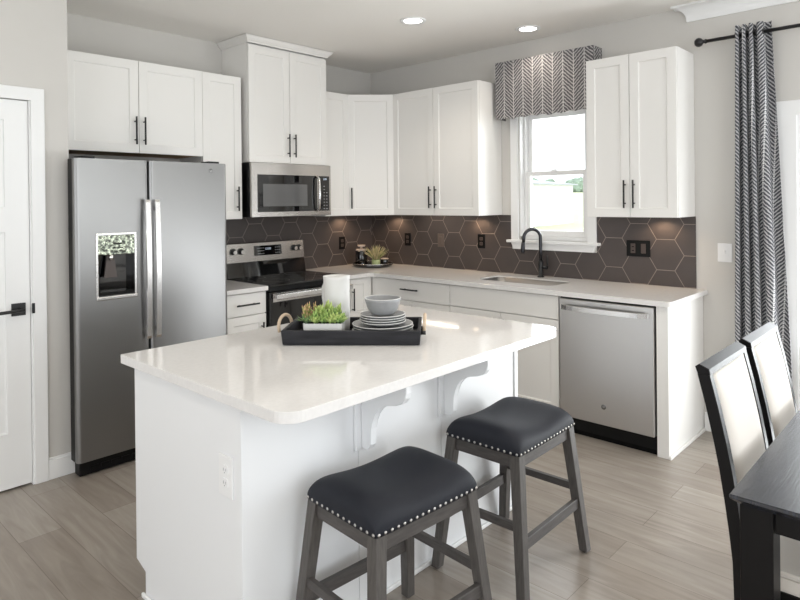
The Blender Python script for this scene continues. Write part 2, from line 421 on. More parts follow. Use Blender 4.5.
# left door: casing, slab with two recessed panels, lever
cs = MB()
cs.box(DX1+.003, -3.108, LWY-.018, LWY, 0, DZ+.0, .003).box(DX1-.004, DX1+.006, LWY-.006, LWY+.2, 0, DZ)
cs.box(DX0-.07, -3.108, LWY-.018, LWY, DZ-.002, DZ+.066, .003).box(DX0-.07, DX0, LWY-.018, LWY, 0, DZ, .003)
cs.box(DX1-.02, DX1-.004, LWY+.045, LWY+.06, 0, DZ)
struct(cs.build('trim_2', TRIM))
def panel_face(mb, x0, x1, z0, z1, yf, t, holes, rec=.009, edge=.012):
    """slab whose front (y=yf, facing -y) has recessed panels"""
    bm = mb.bm
    xs = sorted({x0, x1} | {h[0] for h in holes} | {h[1] for h in holes}); zs = sorted({z0, z1} | {h[2] for h in holes} | {h[3] for h in holes})
    V = {}
    def v(x, y, z):
        k = (round(x, 5), round(y, 5), round(z, 5))
        if k not in V: V[k] = bm.verts.new((x, y, z))
        return V[k]
    for i in range(len(xs)-1):
        for j in range(len(zs)-1):
            a, b, c, d = xs[i], xs[i+1], zs[j], zs[j+1]
            hole = None
            for h in holes:
                if a >= h[0]-1e-6 and b <= h[1]+1e-6 and c >= h[2]-1e-6 and d <= h[3]+1e-6: hole = h
            if hole is None: bm.faces.new((v(a, yf, c), v(b, yf, c), v(b, yf, d), v(a, yf, d)))
    for (a, b, c, d) in holes:
        o = [(a, c), (b, c), (b, d), (a, d)]; n = [(a+edge*.25, c+edge*.25), (b-edge*.25, c+edge*.25), (b-edge*.25, d-edge*.25), (a+edge*.25, d-edge*.25)]
        n2 = [(a+edge, c+edge), (b-edge, c+edge), (b-edge, d-edge), (a+edge, d-edge)]
        for k in range(4):
            l = (k+1) % 4
            bm.faces.new((v(o[k][0], yf, o[k][1]), v(o[l][0], yf, o[l][1]), v(n[l][0], yf+rec*.75, n[l][1]), v(n[k][0], yf+rec*.75, n[k][1])))
            bm.faces.new((v(n[k][0], yf+rec*.75, n[k][1]), v(n[l][0], yf+rec*.75, n[l][1]), v(n2[l][0], yf+rec, n2[l][1]), v(n2[k][0], yf+rec, n2[k][1])))
        bm.faces.new([v(p[0], yf+rec, p[1]) for p in n2])
    # back and sides
    yb = yf+t
    bm.faces.new((v(x0, yb, z0), v(x0, yb, z1), v(x1, yb, z1), v(x1, yb, z0)))
    for (seq, fixed, ax) in ((xs, z0, 'x'), (xs, z1, 'x'), (zs, x0, 'z'), (zs, x1, 'z')):
        if ax == 'x': pts = [v(x, yf, fixed) for x in seq] + [v(x1, yb, fixed), v(x0, yb, fixed)]
        else: pts = [v(fixed, yf, z) for z in seq] + [v(fixed, yb, z1), v(fixed, yb, z0)]
        bm.faces.new(pts)
    return mb
door1 = panel_face(MB(), DX0+.004, DX1-.006, .012, DZ-.005, LWY+.004, .036, [(DX0+.115, DX1-.118, 1.49, 1.95), (DX0+.115, DX1-.118, .30, 1.36)]).build('door_1', TRIM)
struct(door1)
lv = MB(); lv.box(-3.273, -3.207, LWY-.006, LWY+.004, .915, .981, .0015)
lv.tube([(-3.235, LWY, .948), (-3.235, LWY-.05, .948)], .011).tube([(-3.225, LWY-.052, .948), (-3.30, LWY-.054, .946), (-3.37, LWY-.052, .944)], .0085)
lv.build('door_lever', BLACK, door1)
MB().box(DX1-.002, DX1+.012, LWY-.0195, LWY-.012, .92, .975, .002).build('strike_plate', BLACK, door1)

# ------------------------------------------------------------------ kitchen window
cz = MB()
cz.box(-.019, 0, -1.602, WY0+.004, 1.18, WZ1+.004, .003).box(-.019, 0, WY1-.004, -2.322, 1.18, WZ1+.004, .003)
cz.box(-.019, 0, -1.602, -2.322, WZ1-.004, WZ1+.07, .003)
cz.box(-.045, .02, -1.572, -2.352, 1.163, 1.185, .004)                        # stool
cz.prism([(-1.602, 1.163), (-2.322, 1.163), (-2.300, 1.112), (-1.624, 1.112)], -.02, 0, axis='x')
struct(cz.build('trim_3', TRIM))
wf = MB()
T2 = .012
wf.box(.001, .15, WY0-.0005, WY0-T2, WZ0, WZ1).box(.001, .15, WY1+T2, WY1+.0005, WZ0, WZ1).box(.001, .15, WY1+T2, WY0-T2, WZ1-T2, WZ1-.0005).box(.021, .15, WY1+T2, WY0-T2, WZ0-.029, WZ0)
wf.box(.05, .13, WY0-T2, WY0-.03, WZ0, WZ1-T2, .003).box(.05, .13, WY1+.03, WY1+T2, WZ0, WZ1-T2, .003)
win = struct(wf.build('window_1', TRIM))
zm = 1.705
sa = MB()                                                                    # lower sash
ya, yb = WY0-.03, WY1+.03
sa.box(.055, .09, ya, ya-.034, WZ0, zm+.018, .003).box(.055, .09, yb+.034, yb, WZ0, zm+.018, .003)
sa.box(.055, .09, ya-.034, yb+.034, WZ0, WZ0+.045, .003).box(.055, .09, ya-.034, yb+.034, zm-.018, zm+.018, .003)
sa.build('lower_sash', TRIM, win)
sb = MB()
sb.box(.092, .125, ya, ya-.034, zm-.015, WZ1-.012, .003).box(.092, .125, yb+.034, yb, zm-.015, WZ1-.012, .003)
sb.box(.092, .125, ya-.034, yb+.034, zm-.015, zm+.018, .003).box(.092, .125, ya-.034, yb+.034, WZ1-.05, WZ1-.012, .003)
sb.build('upper_sash', TRIM, win)
def glass_mat():
    m, t, b = nt('window_glass'); N = t.nodes; L = t.links
    N.remove(b); out = N['Material Output']
    tr = N.new('ShaderNodeBsdfTransparent'); gl = N.new('ShaderNodeBsdfGlossy'); gl.inputs['Roughness'].default_value = .02
    fr = N.new('ShaderNodeFresnel'); fr.inputs[0].default_value = 1.35; mx = N.new('ShaderNodeMixShader')
    L.new(fr.outputs[0], mx.inputs[0]); L.new(tr.outputs[0], mx.inputs[1]); L.new(gl.outputs[0], mx.inputs[2]); L.new(mx.outputs[0], out.inputs[0])
    return m
GLASS = glass_mat()
MB().box(.070, .074, ya-.034, yb+.034, WZ0+.045, zm-.018).build('lower_pane', GLASS, win)
MB().box(.106, .110, ya-.034, yb+.034, zm+.018, WZ1-.05).build('upper_pane', GLASS, win)
MB().box(.04, .056, -1.93, -1.98, zm+.018, zm+.03, .002).build('sash_lock', TRIM, win)

# ------------------------------------------------------------------ patio door
pc = MB()
pc.box(-.019, 0, -3.458, PY0-.004, 0, PZ+.0, .003).box(-.019, 0, PY1, PY1-.09, 0, PZ, .003)
pc.box(-.019, 0, -3.458, PY1-.09, PZ-.004, PZ+.085, .003)
struct(pc.build('trim_4', TRIM))
pf = MB()
pf.box(.001, .15, PY0-.0005, PY0-.02, .001, PZ-.0005).box(.001, .15, PY1+.02, PY1+.0005, .001, PZ-.0005).box(.001, .15, PY1+.02, PY0-.02, PZ-.02, PZ-.0005).box(.001, .15, PY1+.02, PY0-.02, .001, .03)
pf.box(.05, .1, PY0-.02, PY0-.095, .03, PZ-.02, .003).box(.05, .1, -4.5, -4.58, .03, PZ-.02, .003).box(.05, .1, PY0-.095, -4.5, .03, .13, .003).box(.05, .1, PY0-.095, -4.5, PZ-.11, PZ-.02, .003)
pf.box(.102, .145, -4.48, -4.56, .03, PZ-.02, .003).box(.102, .145, PY1+.095, PY1+.02, .03, PZ-.02, .003).box(.102, .145, PY1+.095, -4.56, .03, .13, .003).box(.102, .145, PY1+.095, -4.56, PZ-.11, PZ-.02, .003)
pd = struct(pf.build('door_2', TRIM))
MB().box(.073, .077, PY0-.095, -4.5, .13, PZ-.11).box(.122, .126, PY1+.095, -4.56, .13, PZ-.11).build('glass_pane', GLASS, pd)
hp = [(.05, -3.635, 1.13)]+[(.05-.045*sin(a), -3.635-.0*a, 1.03+.10*cos(a)) for a in [PI*i/10 for i in range(1, 10)]]+[(.05, -3.635, .93)]
MB().tube(hp, .009).build('pull_handle', WHITEPL, pd)

# ------------------------------------------------------------------ cabinets
UB, UT = 1.381, 2.436
def bar_pull(parent, x, z, vert=True, L=.18, yf=0, so=.028):
    m = MB()
    if vert:
        m.tube([(x, yf-so, z), (x, yf-so, z+L)], .0058, 10)
        for q in (.03, L-.03): m.tube([(x, yf, z+q), (x, yf-so, z+q)], .0045, 8)
    else:
        m.tube([(x, yf-so, z), (x+L, yf-so, z)], .0058, 10)
        for q in (.03, L-.03): m.tube([(x+q, yf, z), (x+q, yf-so, z)], .0045, 8)
    return m.build('bar_handle', BLACK, parent)
def shaker(x0, x1, z0, z1, yf, parent, name='door', rail=.058, t=.019):
    if z1-z0 < .2: hs = []
    else: hs = [(x0+rail, x1-rail, z0+rail, z1-rail)]
    o = panel_face(MB(), x0, x1, z0, z1, yf, t, hs, rec=.008, edge=.006).build(name, CAB, parent)
    b = o.modifiers.new('bevel', 'BEVEL'); b.width = .0016; b.segments = 2; b.limit_method = 'ANGLE'; b.angle_limit = math.radians(60)
    return o
def wall_cab(label, loc, rotz, w, h, d, doors, hz=.06, under=None, topgap=.0):
    """doors: list of (x0, x1, handle_x or None)"""
    t = thing('wall_cabinet', label, 'kitchen cabinet', loc, rotz, 'white wall cabinets')
    m = MB(); m.box(.0005, w-.0005, -d+.021, -.001, .024, h).box(.0005, .018, -d+.021, -.001, 0, .024).box(w-.018, w-.0005, -d+.021, -.001, 0, .024); m.build('body', CAB, t)
    u = MB(); u.box(.0185, w-.0185, -d+.021, -.002, .018 if not under else .001, .0235); u.build('underside', under or CAB, t)
    for (a, b, hx) in doors:
        o = shaker(a+.0018, b-.0018, 0, h-.002-topgap, -d, t)
        if hx is not None: bar_pull(o, hx, hz, True, .18, -d)
    return t
wall_cab('white two-door wall cabinet above the refrigerator', (-2.907, 0, 1.832), 0, .914, UT-1.832, .33,
         [(0, .457, .457-.028), (.457, .914, .457+.03)], hz=.055, under=BROWNWD)
wall_cab('white single-door wall cabinet between the refrigerator cabinet and the microwave', (-1.992, 0, UB), 0, .318, UT-UB, .325, [(0, .318, .318-.045)])
# filler strip at the alcove's left
tc_ = wall_cab('tall white wall cabinet with crown moulding above the microwave', (-1.636, 0, 1.806), 0, .758, 2.70-1.806, .365,
         [(0, .379, .355), (.379, .758, .415)], hz=.05, topgap=.012)
wcr = MB()
prof = [(0, 0), (.008, 0), (.012, .01), (.02, .016), (.032, .03), (.038, .040), (.045, .044), (.045, .0485), (0, .0485)]
bm = wcr.bm
loops = []
for (o_, h_) in prof:
    z = .892+h_*1.0
    loops.append([bm.verts.new(p) for p in ((-o_, -.003, z), (-o_, -.365-o_, z), (.758+o_, -.365-o_, z), (.758+o_, -.003, z))])
for i in range(len(loops)-1):
    for k in range(3): bm.faces.new((loops[i][k], loops[i][k+1], loops[i+1][k+1], loops[i+1][k]))
bm.faces.new(loops[-1]); 
for k in (0, 3): bm.faces.new([l[k] for l in loops[:-1]] + [loops[-1][k]] if False else [l[k] for l in loops])
wcr.build('crown_moulding', CAB, tc_)
wall_cab('slim white wall cabinet between the microwave and the corner cabinet', (-.877, 0, UB), 0, .280, UT-UB, .325, [(0, .280, None)])
# diagonal corner wall cabinet
ct = thing('corner_wall_cabinet', 'white diagonal corner wall cabinet between the two walls', 'kitchen cabinet', (0, 0, UB), 0, 'white wall cabinets')
h = UT-UB; A_ = .594; D_ = .305
MB().prism([(-.001, -.001), (-A_, -.001), (-A_, -D_), (-D_, -A_), (-.001, -A_)], .018, h).build('body', CAB, ct)
fl = (A_-D_)*math.sqrt(2)
dh = shaker(.0, fl-.004, 0, h-.002, 0, ct)
dh.location = (-A_-.0127+.0014, -D_-.0127-.0014, 0); dh.rotation_euler = (0, 0, -PI/4)
hh = bar_pull(dh, .035, .06, True, .18, 0)
wall_cab('white two-door wall cabinet left of the window', (0, -.596, UB), -PI/2, .912, UT-UB, .322, [(0, .456, .456-.03), (.456, .912, .456+.03)])
wall_cab('white two-door wall cabinet right of the window', (0, -2.402, UB), -PI/2, .593, UT-UB, .322, [(0, .2965, .2965-.03), (.2965, .593, .2965+.03)])

CH, CT = .911, .032
def base_body(m, x0, x1, d=.61): m.box(x0+.0005, x1-.0005, -d, -.002, .105, CH-CT); m.box(x0+.0005, x1-.0005, -d+.07, -.002, 0, .105)
def base_cab(label, loc, rotz, w): 
    t = thing('base_cabinet', label, 'kitchen cabinet', loc, rotz, 'white base cabinets')
    m = MB(); base_body(m, 0, w); m.build('body', CAB, t); return t
FY = -.631
b1 = base_cab('narrow white base cabinet between the refrigerator and the range', (-2.03, 0, 0), 0, .345)
d_ = shaker(.018, .342, .722, .872, FY, b1, 'drawer'); bar_pull(d_, .09, .797, False, .18, FY)
d_ = shaker(.018, .342, .112, .716, FY, b1, 'door'); bar_pull(d_, .303, .48, True, .18, FY)
b2 = base_cab('white corner base cabinet beside the range', (-.903, 0, 0), 0, .903)
d_ = shaker(.028, .222, .112, .872, FY, b2, 'door', rail=.045); bar_pull(d_, .045, .60, True, .20, FY)
MB().box(.224, .268, FY+.004, FY+.02, .112, .875).build('filler', CAB, b2)
b3 = base_cab('white base cabinet with one wide drawer left of the sink', (0, -.612, 0), -PI/2, .842)
MB().box(.02, .05, FY+.004, FY+.021, .112, .875).build('filler', CAB, b3)
d_ = shaker(.053, .841, .718, .872, FY, b3, 'drawer'); bar_pull(d_, .365, .803, False, .18, FY)
for (a, b, hx) in ((.053, .446, .41), (.449, .841, .485)):
    d_ = shaker(a, b, .112, .712, FY, b3, 'door'); bar_pull(d_, hx, .50, True, .18, FY)
b4 = thing('base_cabinet', 'white sink base cabinet with false drawer front under the window', 'kitchen cabinet', (0, -1.456, 0), -PI/2, 'white base cabinets')
m = MB(); m.box(.0005, .018, -.61, -.002, .105, CH-CT).box(.878, .8955, -.61, -.002, .105, CH-CT).box(.018, .878, -.61, -.595, .105, CH-CT).box(.018, .878, -.016, -.002, .105, CH-CT).box(.018, .878, -.595, -.016, .105, .122).box(.0005, .8955, -.54, -.002, 0, .105)
m.build('body', CAB, b4)
shaker(.003, .893, .722, .872, FY, b4, 'false_drawer_front')
for (a, b, hx) in ((.003, .446, .41), (.450, .893, .485)):
    d_ = shaker(a, b, .112, .716, FY, b4, 'door'); bar_pull(d_, hx, .50, True, .18, FY)
ep = thing('end_panel', 'white end panel closing the cabinet run beside the dishwasher', 'cabinet panel', (-.3, -3.006, 0))
MB().box(-.325, .298, -.034, .034, 0, CH-CT, .0015).build('panel', CAB, ep)
MB().box(-.331, .298, -.048, -.0345, 0, .02, .004).build('shoe_moulding', CAB, ep)

# counters
OV = -.657
def slab_holes(name, outer, hole, z0, z1, m, off=(0, 0, 0), bev=.003):
    mb = MB(); bm = mb.bm
    ov = [bm.verts.new((p[0], p[1], z1)) for p in outer]; es = [bm.edges.new((ov[i], ov[(i+1) % len(ov)])) for i in range(len(ov))]
    if hole:
        hv = [bm.verts.new((p[0], p[1], z1)) for p in hole]; es += [bm.edges.new((hv[i], hv[(i+1) % len(hv)])) for i in range(len(hv))]
    g = bmesh.ops.triangle_fill(bm, use_beauty=True, use_dissolve=False, edges=es)
    fs = [f for f in bm.faces]
    ex = bmesh.ops.extrude_face_region(bm, geom=fs)
    bmesh.ops.translate(bm, vec=(0, 0, z0-z1), verts=[v for v in ex['geom'] if isinstance(v, bmesh.types.BMVert)])
    o = mb.build(name, m, None, off)
    b = o.modifiers.new('bevel', 'BEVEL'); b.width = bev; b.segments = 3; b.limit_method = 'ANGLE'; b.angle_limit = math.radians(60)
    return o
er = .03
outer = [(-.906, -.001), (-.906, OV), (OV-.022, OV), (OV, OV-.022), (OV, -3.068+er)]
for i in range(1, 6):
    a = PI+PI/2*i/6; outer.append((OV+er+er*cos(a), -3.068+er+er*sin(a)))
outer += [(OV+er, -3.068), (-.001, -3.068), (-.001, -.001)]
SX0, SX1, SY0, SY1 = -.475, -.175, -2.215, -1.585
o = slab_holes('countertop', outer, roundrect(SX0, SX1, SY0, SY1, .07, 7), CH-CT+.0005, CH, QUARTZ)
tag(o, 'white quartz countertop turning the corner from range to end panel, with sink cutout', 'countertop', 'perimeter countertops')
o = slab_holes('countertop', [(-2.032, -.001), (-2.032, OV), (-1.684, OV), (-1.684, -.001)], None, CH-CT+.0005, CH, QUARTZ)
tag(o, 'short white quartz countertop between the refrigerator and the range', 'countertop', 'perimeter countertops')

# sink (undermount bowl)
sk = MB(); bm = sk.bm
def ring(bm, pts, z): return [bm.verts.new((p[0], p[1], z)) for p in pts]
sx, sy = (SX0+SX1)/2, (SY0+SY1)/2
lv_ = []
for (g_, z) in ((-.0015, CH-.009), (-.004, CH-.0085), (-.006, .80), (-.012, .72), (-.035, .70), (-.12, .698)):
    rr_ = max(.02, .07+g_*.5)
    lv_.append(ring(bm, roundrect(SX0-g_, SX1+g_, SY0-g_, SY1+g_, rr_, 7), z))
for i in range(len(lv_)-1):
    A, B = lv_[i], lv_[i+1]; n = len(A)
    for k in range(n): bm.faces.new((A[k], A[(k+1) % n], B[(k+1) % n], B[k])).smooth = i > 0
bm.faces.new(lv_[-1])
sk_o = thing('kitchen_sink', 'undermount stainless steel sink set in the counter below the window', 'sink', (sx, sy, .698))
o = sk.build('bowl', SINKM, sk_o, (sx, sy, .698))
md = o.modifiers.new('thick', 'SOLIDIFY'); md.thickness = .0015
MB().lathe([(.0, 0), (.038, 0), (.04, .003), (.03, .004), (.0, .002)], (0, 0, .0015)).build('drain', STEEL2, sk_o)
# faucet
fx, fy = -.075, -1.900
fa = thing('kitchen_faucet', 'dark steel gooseneck pull-down faucet with side lever behind the sink', 'faucet', (fx, fy, CH))
MB().lathe([(0, 0), (.027, 0), (.027, .006), (.020, .010), (.019, .11), (.016, .13), (0, .13)]).build('base', BLACK, fa)
ang = math.radians(38)                            # spout swings toward the left front
dx, dy = -cos(ang), sin(ang)
r_ = .066; top = .300
pts = [(0, 0, .12), (0, 0, .2), (0, 0, top)]
for i in range(1, 15):
    a = PI*i/15; pts.append((dx*(r_-r_*cos(a)), dy*(r_-r_*cos(a)), top+r_*sin(a)))
pts.append((dx*2*r_, dy*2*r_, top)); pts.append((dx*(2*r_+.004), dy*(2*r_+.004), top-.035))
MB().tube(pts, .0125, 14).build('spout', CHROME, fa)
e_ = (dx*(2*r_+.005), dy*(2*r_+.005))
MB().tube([(e_[0], e_[1], top-.033), (e_[0]*1.02, e_[1]*1.02, top-.06), (e_[0]*1.04, e_[1]*1.04, top-.105), (e_[0]*1.045, e_[1]*1.045, top-.115)], [.014, .015, .0165, .0125], 14).build('spray_head', CHROME, fa)
MB().tube([(0, -.012, .075), (0, -.055, .075)], .013, 12).tube([(0, -.056, .07), (0, -.058, .17)], .0055, 10).build('lever', BLACK, fa)

# ------------------------------------------------------------------ backsplash
bs = MB()
T_ = .008
bs.box(-1.0, -.0005, -T_, -.0005, CH+.0005, UB-.0005).box(-2.03, -1.0, -T_, -.0005, CH+.0005, UB+.06)
bs.box(-T_, -.0005, -1.6015, -T_, CH+.0005, UB-.0005).box(-T_, -.0005, -2.3225, -1.6015, CH+.0005, 1.1115).box(-T_, -.0005, -3.0, -2.3225, CH+.0005, UB-.0005)
tag(bs.build('backsplash', HEX), 'dark brown hexagon tile backsplash with pale grout lines above the counters', 'backsplash')

# ------------------------------------------------------------------ outlets and switch
def outlet(label, loc, rotz, m, mh, horiz=False, w=.072, hh=.116, kind='duplex', name='wall_outlet', cat='outlet', group=None):
    t = thing(name, label, cat, loc, rotz, group)
    if horiz: w, hh = hh*1.42, .112
    MB().box(-w/2, w/2, -.006, 0, -hh/2, hh/2, .002).build('cover_plate', m, t)
    if kind == 'duplex':
        for s in (-1, 1):
            f = MB().prism(roundrect(-.0165, .0165, s*.0205-.0145, s*.0205+.0145, .008, 4), -.0085, -.006, axis='y').build('receptacle', m if m is WHITEPL else mh, t)
            MB().box(-.007, -.005, -.0092, -.0084, s*.0205-.003, s*.0205+.006).box(.005, .007, -.0092, -.0084, s*.0205-.003, s*.0205+.006).lathe([(.0, 0), (.0022, 0), (.0022, .0008), (0, .0008)], (0, -.0084, s*.0205-.008), 8, 'y').build('slots', BLKPL if m is not WHITEPL else PRINT, f)
    elif kind == 'decora2':
        for s in (-1, 1):
            f = MB().box(s*.036-.0165, s*.036+.0165, -.0085, -.006, -.033, .033, .001).build('receptacle', mh, t)
            if s < 0:
                for q in (.011, -.015): MB().box(-.044, -.028, -.0092, -.0084, q-.003, q+.003).build('slot', BLKPL, f)
    elif kind == 'rocker':
        MB().box(-.0165, .0165, -.0095, -.006, -.033, .033, .0015).build('receptacle', mh, t)
    elif kind == 'toggle':
        MB().box(-.006, .006, -.018, -.006, -.002, .014, .002).build('toggle', m, t)
    return t
PLATEB = mat('taupe_plastic', rgb(104, 92, 85), .4)
G_ = 'outlets on the tiled backsplash'
outlet('black outlet on the back wall tiles left of the corner', (-.405, -T_, 1.119), 0, BLKPL, BRONZEPL, group=G_)
outlet('black outlet on the window wall tiles nearest the corner', (-T_, -.478, 1.149), -PI/2, BLKPL, BRONZEPL, group=G_)
outlet('brown switch plate between the two black outlets left of the window', (-T_, -.873, 1.153), -PI/2, PLATEB, PLATEB, kind='rocker', name='light_switch', cat='switch')
outlet('black outlet left of the sink, right of the brown plate', (-T_, -1.307, 1.160), -PI/2, BLKPL, BRONZEPL, group=G_)
outlet('wide two-gang black outlet plate right of the window', (-T_, -2.625, 1.157), -PI/2, BLKPL, BRONZEPL, horiz=True, kind='decora2', group=G_)
outlet('white light switch on the wall beside the curtain', (0, -3.172, 1.153), -PI/2, WHITEPL, WHITEPL, kind='toggle', name='light_switch', cat='switch', hh=.118, w=.084)

# under cabinet puck lights
for i, (x, y, lab) in enumerate([(-.42, -.09, 'warm puck light under the corner cabinet, back wall side'), (-.09, -.36, 'warm puck light under the corner cabinet, window wall side'),
                  (-.09, -1.30, 'warm puck light under the cabinet left of the window, nearest the window'), (-.09, -2.80, 'warm puck light under the cabinet right of the window')]):
    t = thing('puck_light', lab, 'light', (x, y, UB+.0178), 0, 'puck lights under the wall cabinets')
    MB().lathe([(0, -.012), (.028, -.012), (.030, -.009), (.030, 0), (0, 0)]).build('housing', WHITEPL, t)
    MB().lathe([(0, -.0135), (.022, -.0135), (.022, -.012), (0, -.012)]).build('lens', PUCKON, t)
    l = bpy.data.lights.new('puck_lamp', 'SPOT'); l.energy = 3.6; l.color = (1, .72, .48); l.shadow_soft_size = .02; l.spot_size = math.radians(150); l.spot_blend = .6
    lo = bpy.data.objects.new('puck_lamp', l); COL.objects.link(lo); lo.parent = t; lo.location = (0, 0, -.018)
t = thing('light_bar', 'warm light bar under the middle of the cabinet left of the window', 'light', (-.12, -.90, UB+.0178))
MB().box(-.014, .014, -.24, .24, -.010, 0, .001).build('housing', WHITEPL, t)
MB().box(-.010, .010, -.235, .235, -.0112, -.0102).build('lens', emit('bar_lens', (1, .86, .70, 1), 20), t)

# recessed ceiling lights; the last three are added out of view for ambient fill
for (x, y, lab) in [(-1.045, -1.485, 'recessed ceiling light nearer the tall cabinet'), (-.30, -1.945, 'recessed ceiling light above the window valance'),
                    (-2.3, -2.6, 'added fill ceiling light above the island, out of view'), (-1.6, -4.4, 'added fill ceiling light above the dining table, out of view'), (-4.4, -2.4, 'added fill ceiling light beside the left door, out of view')]:
    t = thing('recessed_light', lab, 'ceiling light', (x, y, H), 0, 'recessed ceiling lights')
    MB().lathe([(.062, -.002), (.066, -.006), (.088, -.006), (.091, -.001), (.091, 0), (.062, 0), (.062, -.002)], n=40).build('trim_ring', WHITEPL, t)
    MB().lathe([(0, -.003), (.062, -.003), (.062, -.001), (0, -.001)], n=32).build('lens', LAMPON, t)
    l = bpy.data.lights.new('downlight', 'SPOT'); l.energy = 24 if x < -1 else 9; l.color = (1, .90, .78); l.shadow_soft_size = .06; l.spot_size = math.radians(130); l.spot_blend = .7
    lo = bpy.data.objects.new('downlight', l); COL.objects.link(lo); lo.parent = t; lo.location = (0, 0, -.02)

# ------------------------------------------------------------------ refrigerator
fr = thing('refrigerator', 'stainless side-by-side refrigerator with water dispenser in its left door', 'refrigerator', (-2.54, -.40, 0))
O = (-2.54, -.40, 0)
FX0, FXM, FX1 = -3.005, -2.590, -2.068; FF = -.757
MB().box(-2.972, -2.085, -.66, -.03, .012, 1.745, .004).build('case', DARKSIDE, fr, O)
def fdoor(x0, x1):
    y0, y1 = FF, FF+.078
    r1 = .022
    y1 = FF+.034; p = [(x0, y1)]
    for i in range(6): a = PI+PI/2*i/5; p.append((x0+r1+r1*cos(a), y0+r1+r1*sin(a)))
    for i in range(6): a = 1.5*PI+PI/2*i/5; p.append((x1-r1+r1*cos(a), y0+r1+r1*sin(a)))
    p.append((x1, y1))
    return MB().prism(p, .088, 1.755, bev=.003)
dl = fdoor(FX0, FXM-.003).build('freezer_door', STEEL, fr, O)
dr = fdoor(FXM+.003, FX1).build('refrigerator_door', STEEL, fr, O)
for o in (dl, dr):
    for p in o.data.polygons: p.use_smooth = False
DX_0, DX_1, DZ0, DZ1 = -2.886, -2.682, .985, 1.325
l1 = MB().box(FX0+.001, FXM-.006, FF+.0345, -.6605, .09, 1.752).build('door_liner', BLKPL, dl, O)
MB().box(FXM+.006, FX1-.001, FF+.0345, -.6605, .09, 1.752).build('door_liner', BLKPL, dr, O)
cut(l1, MB().box(DX_0, DX_1, FF-.02, FF+.06, DZ0, DZ1).build('cutter', STEEL, fr, O))
c_ = MB().box(DX_0, DX_1, FF-.02, FF+.06, DZ0, DZ1).build('cutter', STEEL, fr, O)
cut(dl, c_)
dp = MB()
dp.box(DX_0-.0, DX_1, FF+.056, FF+.0595, DZ0, DZ1).box(DX_0, DX_0+.003, FF+.002, FF+.056, DZ0, DZ1).box(DX_1-.003, DX_1, FF+.002, FF+.056, DZ0, DZ1).box(DX_0, DX_1, FF+.002, FF+.056, DZ0, DZ0+.02)
dpo = dp.build('dispenser_recess', GLASSBLK, dl, O)
fm = MB()
fm.box(DX_0-.012, DX_0, FF-.006, FF+.002, DZ0-.008, DZ1+.006, .002).box(DX_1, DX_1+.012, FF-.006, FF+.002, DZ0-.008, DZ1+.006, .002)
fm.box(DX_0-.012, DX_1+.012, FF-.006, FF+.002, DZ1, DZ1+.014, .002).box(DX_0-.014, DX_1+.014, FF-.014, FF+.002, DZ0-.022, DZ0-.001, .005)
fm.build('dispenser_bezel', STEEL2, dl, O)
def mottled():
    m, t, b = nt('glossy_control_panel'); N = t.nodes; L = t.links
    b.inputs['Base Color'].default_value = (.42, .43, .42, 1); b.inputs['Metallic'].default_value = 1; b.inputs['Roughness'].default_value = .08
    tc = N.new('ShaderNodeTexCoord'); n = N.new('ShaderNodeTexNoise'); n.inputs['Scale'].default_value = 55; n.inputs['Detail'].default_value = 4; L.new(tc.outputs['Object'], n.inputs['Vector'])
    bp = N.new('ShaderNodeBump'); bp.inputs['Strength'].default_value = .9; bp.inputs['Distance'].default_value = .01; L.new(n.outputs['Fac'], bp.inputs['Height']); L.new(bp.outputs[0], b.inputs['Normal'])
    r = N.new('ShaderNodeValToRGB'); r.color_ramp.elements[0].position = .38; r.color_ramp.elements[1].position = .62
    r.color_ramp.elements[0].color = rgb(82, 86, 80); r.color_ramp.elements[1].color = rgb(205, 212, 192); L.new(n.outputs['Fac'], r.inputs[0]); L.new(r.outputs[0], b.inputs['Base Color'])
    return m
MB().box(DX_0, DX_1, FF-.003, FF+.05, 1.215, DZ1, .003).build('dispenser_control_panel', mottled(), dl, O)
MB().box(-2.80, -2.755, FF-.0036, FF-.003, 1.272, 1.280).box(-2.81, -2.745, FF-.0036, FF-.003, 1.25, 1.256).build('panel_marks', BLKPL, dl, O)
MB().hexa([(-2.845, FF+.018), (-2.775, FF+.018), (-2.775, FF+.03), (-2.845, FF+.03)], [(-2.828, FF+.02), (-2.79, FF+.02), (-2.79, FF+.04), (-2.828, FF+.04)], 1.085, 1.215).build('dispenser_paddle', BRONZEPL, dl, O)
MB().tube([(-2.81, FF+.012, 1.215), (-2.81, FF+.012, 1.185)], .014).build('water_nozzle', STEEL2, dl, O)
for (x, par) in ((-2.617, dl), (-2.560, dr)):
    hm = MB(); pts = []
    hb = [(.715, -.034), (.73, -.040), (.85, -.046), (1.12, -.050), (1.38, -.046), (1.51, -.040), (1.525, -.034)]
    bm = hm.bm; rings = []
    for (z, yy) in hb:
        rings.append([bm.verts.new((x+a, FF+yy+b, z)) for (a, b) in ((-.014, -.006), (.014, -.006), (.016, 0), (.014, .010), (-.014, .010), (-.016, 0))])
    for i in range(len(rings)-1):
        for k in range(6): bm.faces.new((rings[i][k], rings[i][(k+1) % 6], rings[i+1][(k+1) % 6], rings[i+1][k]))
    bm.faces.new(rings[0]); bm.faces.new(rings[-1])
    for z in (.765, 1.475): hm.box(x-.008, x+.008, FF-.036, FF, z-.012, z+.012, .002)
    hm.build('door_handle', STEEL2, par, O)
gr = MB().box(-2.985, -2.085, FF+.03, FF+.1, .006, .082, .004)
for i in range(14): gr.box(-2.93+i*.058, -2.93+i*.058+.046, FF+.024, FF+.03, .03, .05, .001)
gr.build('base_grille', BLKPL, fr, O)
for a in (-2.96, -2.18): MB().box(a, a+.08, FF+.04, FF+.13, 1.7555, 1.770, .003).build('hinge_cover', DARKSIDE, fr, O)
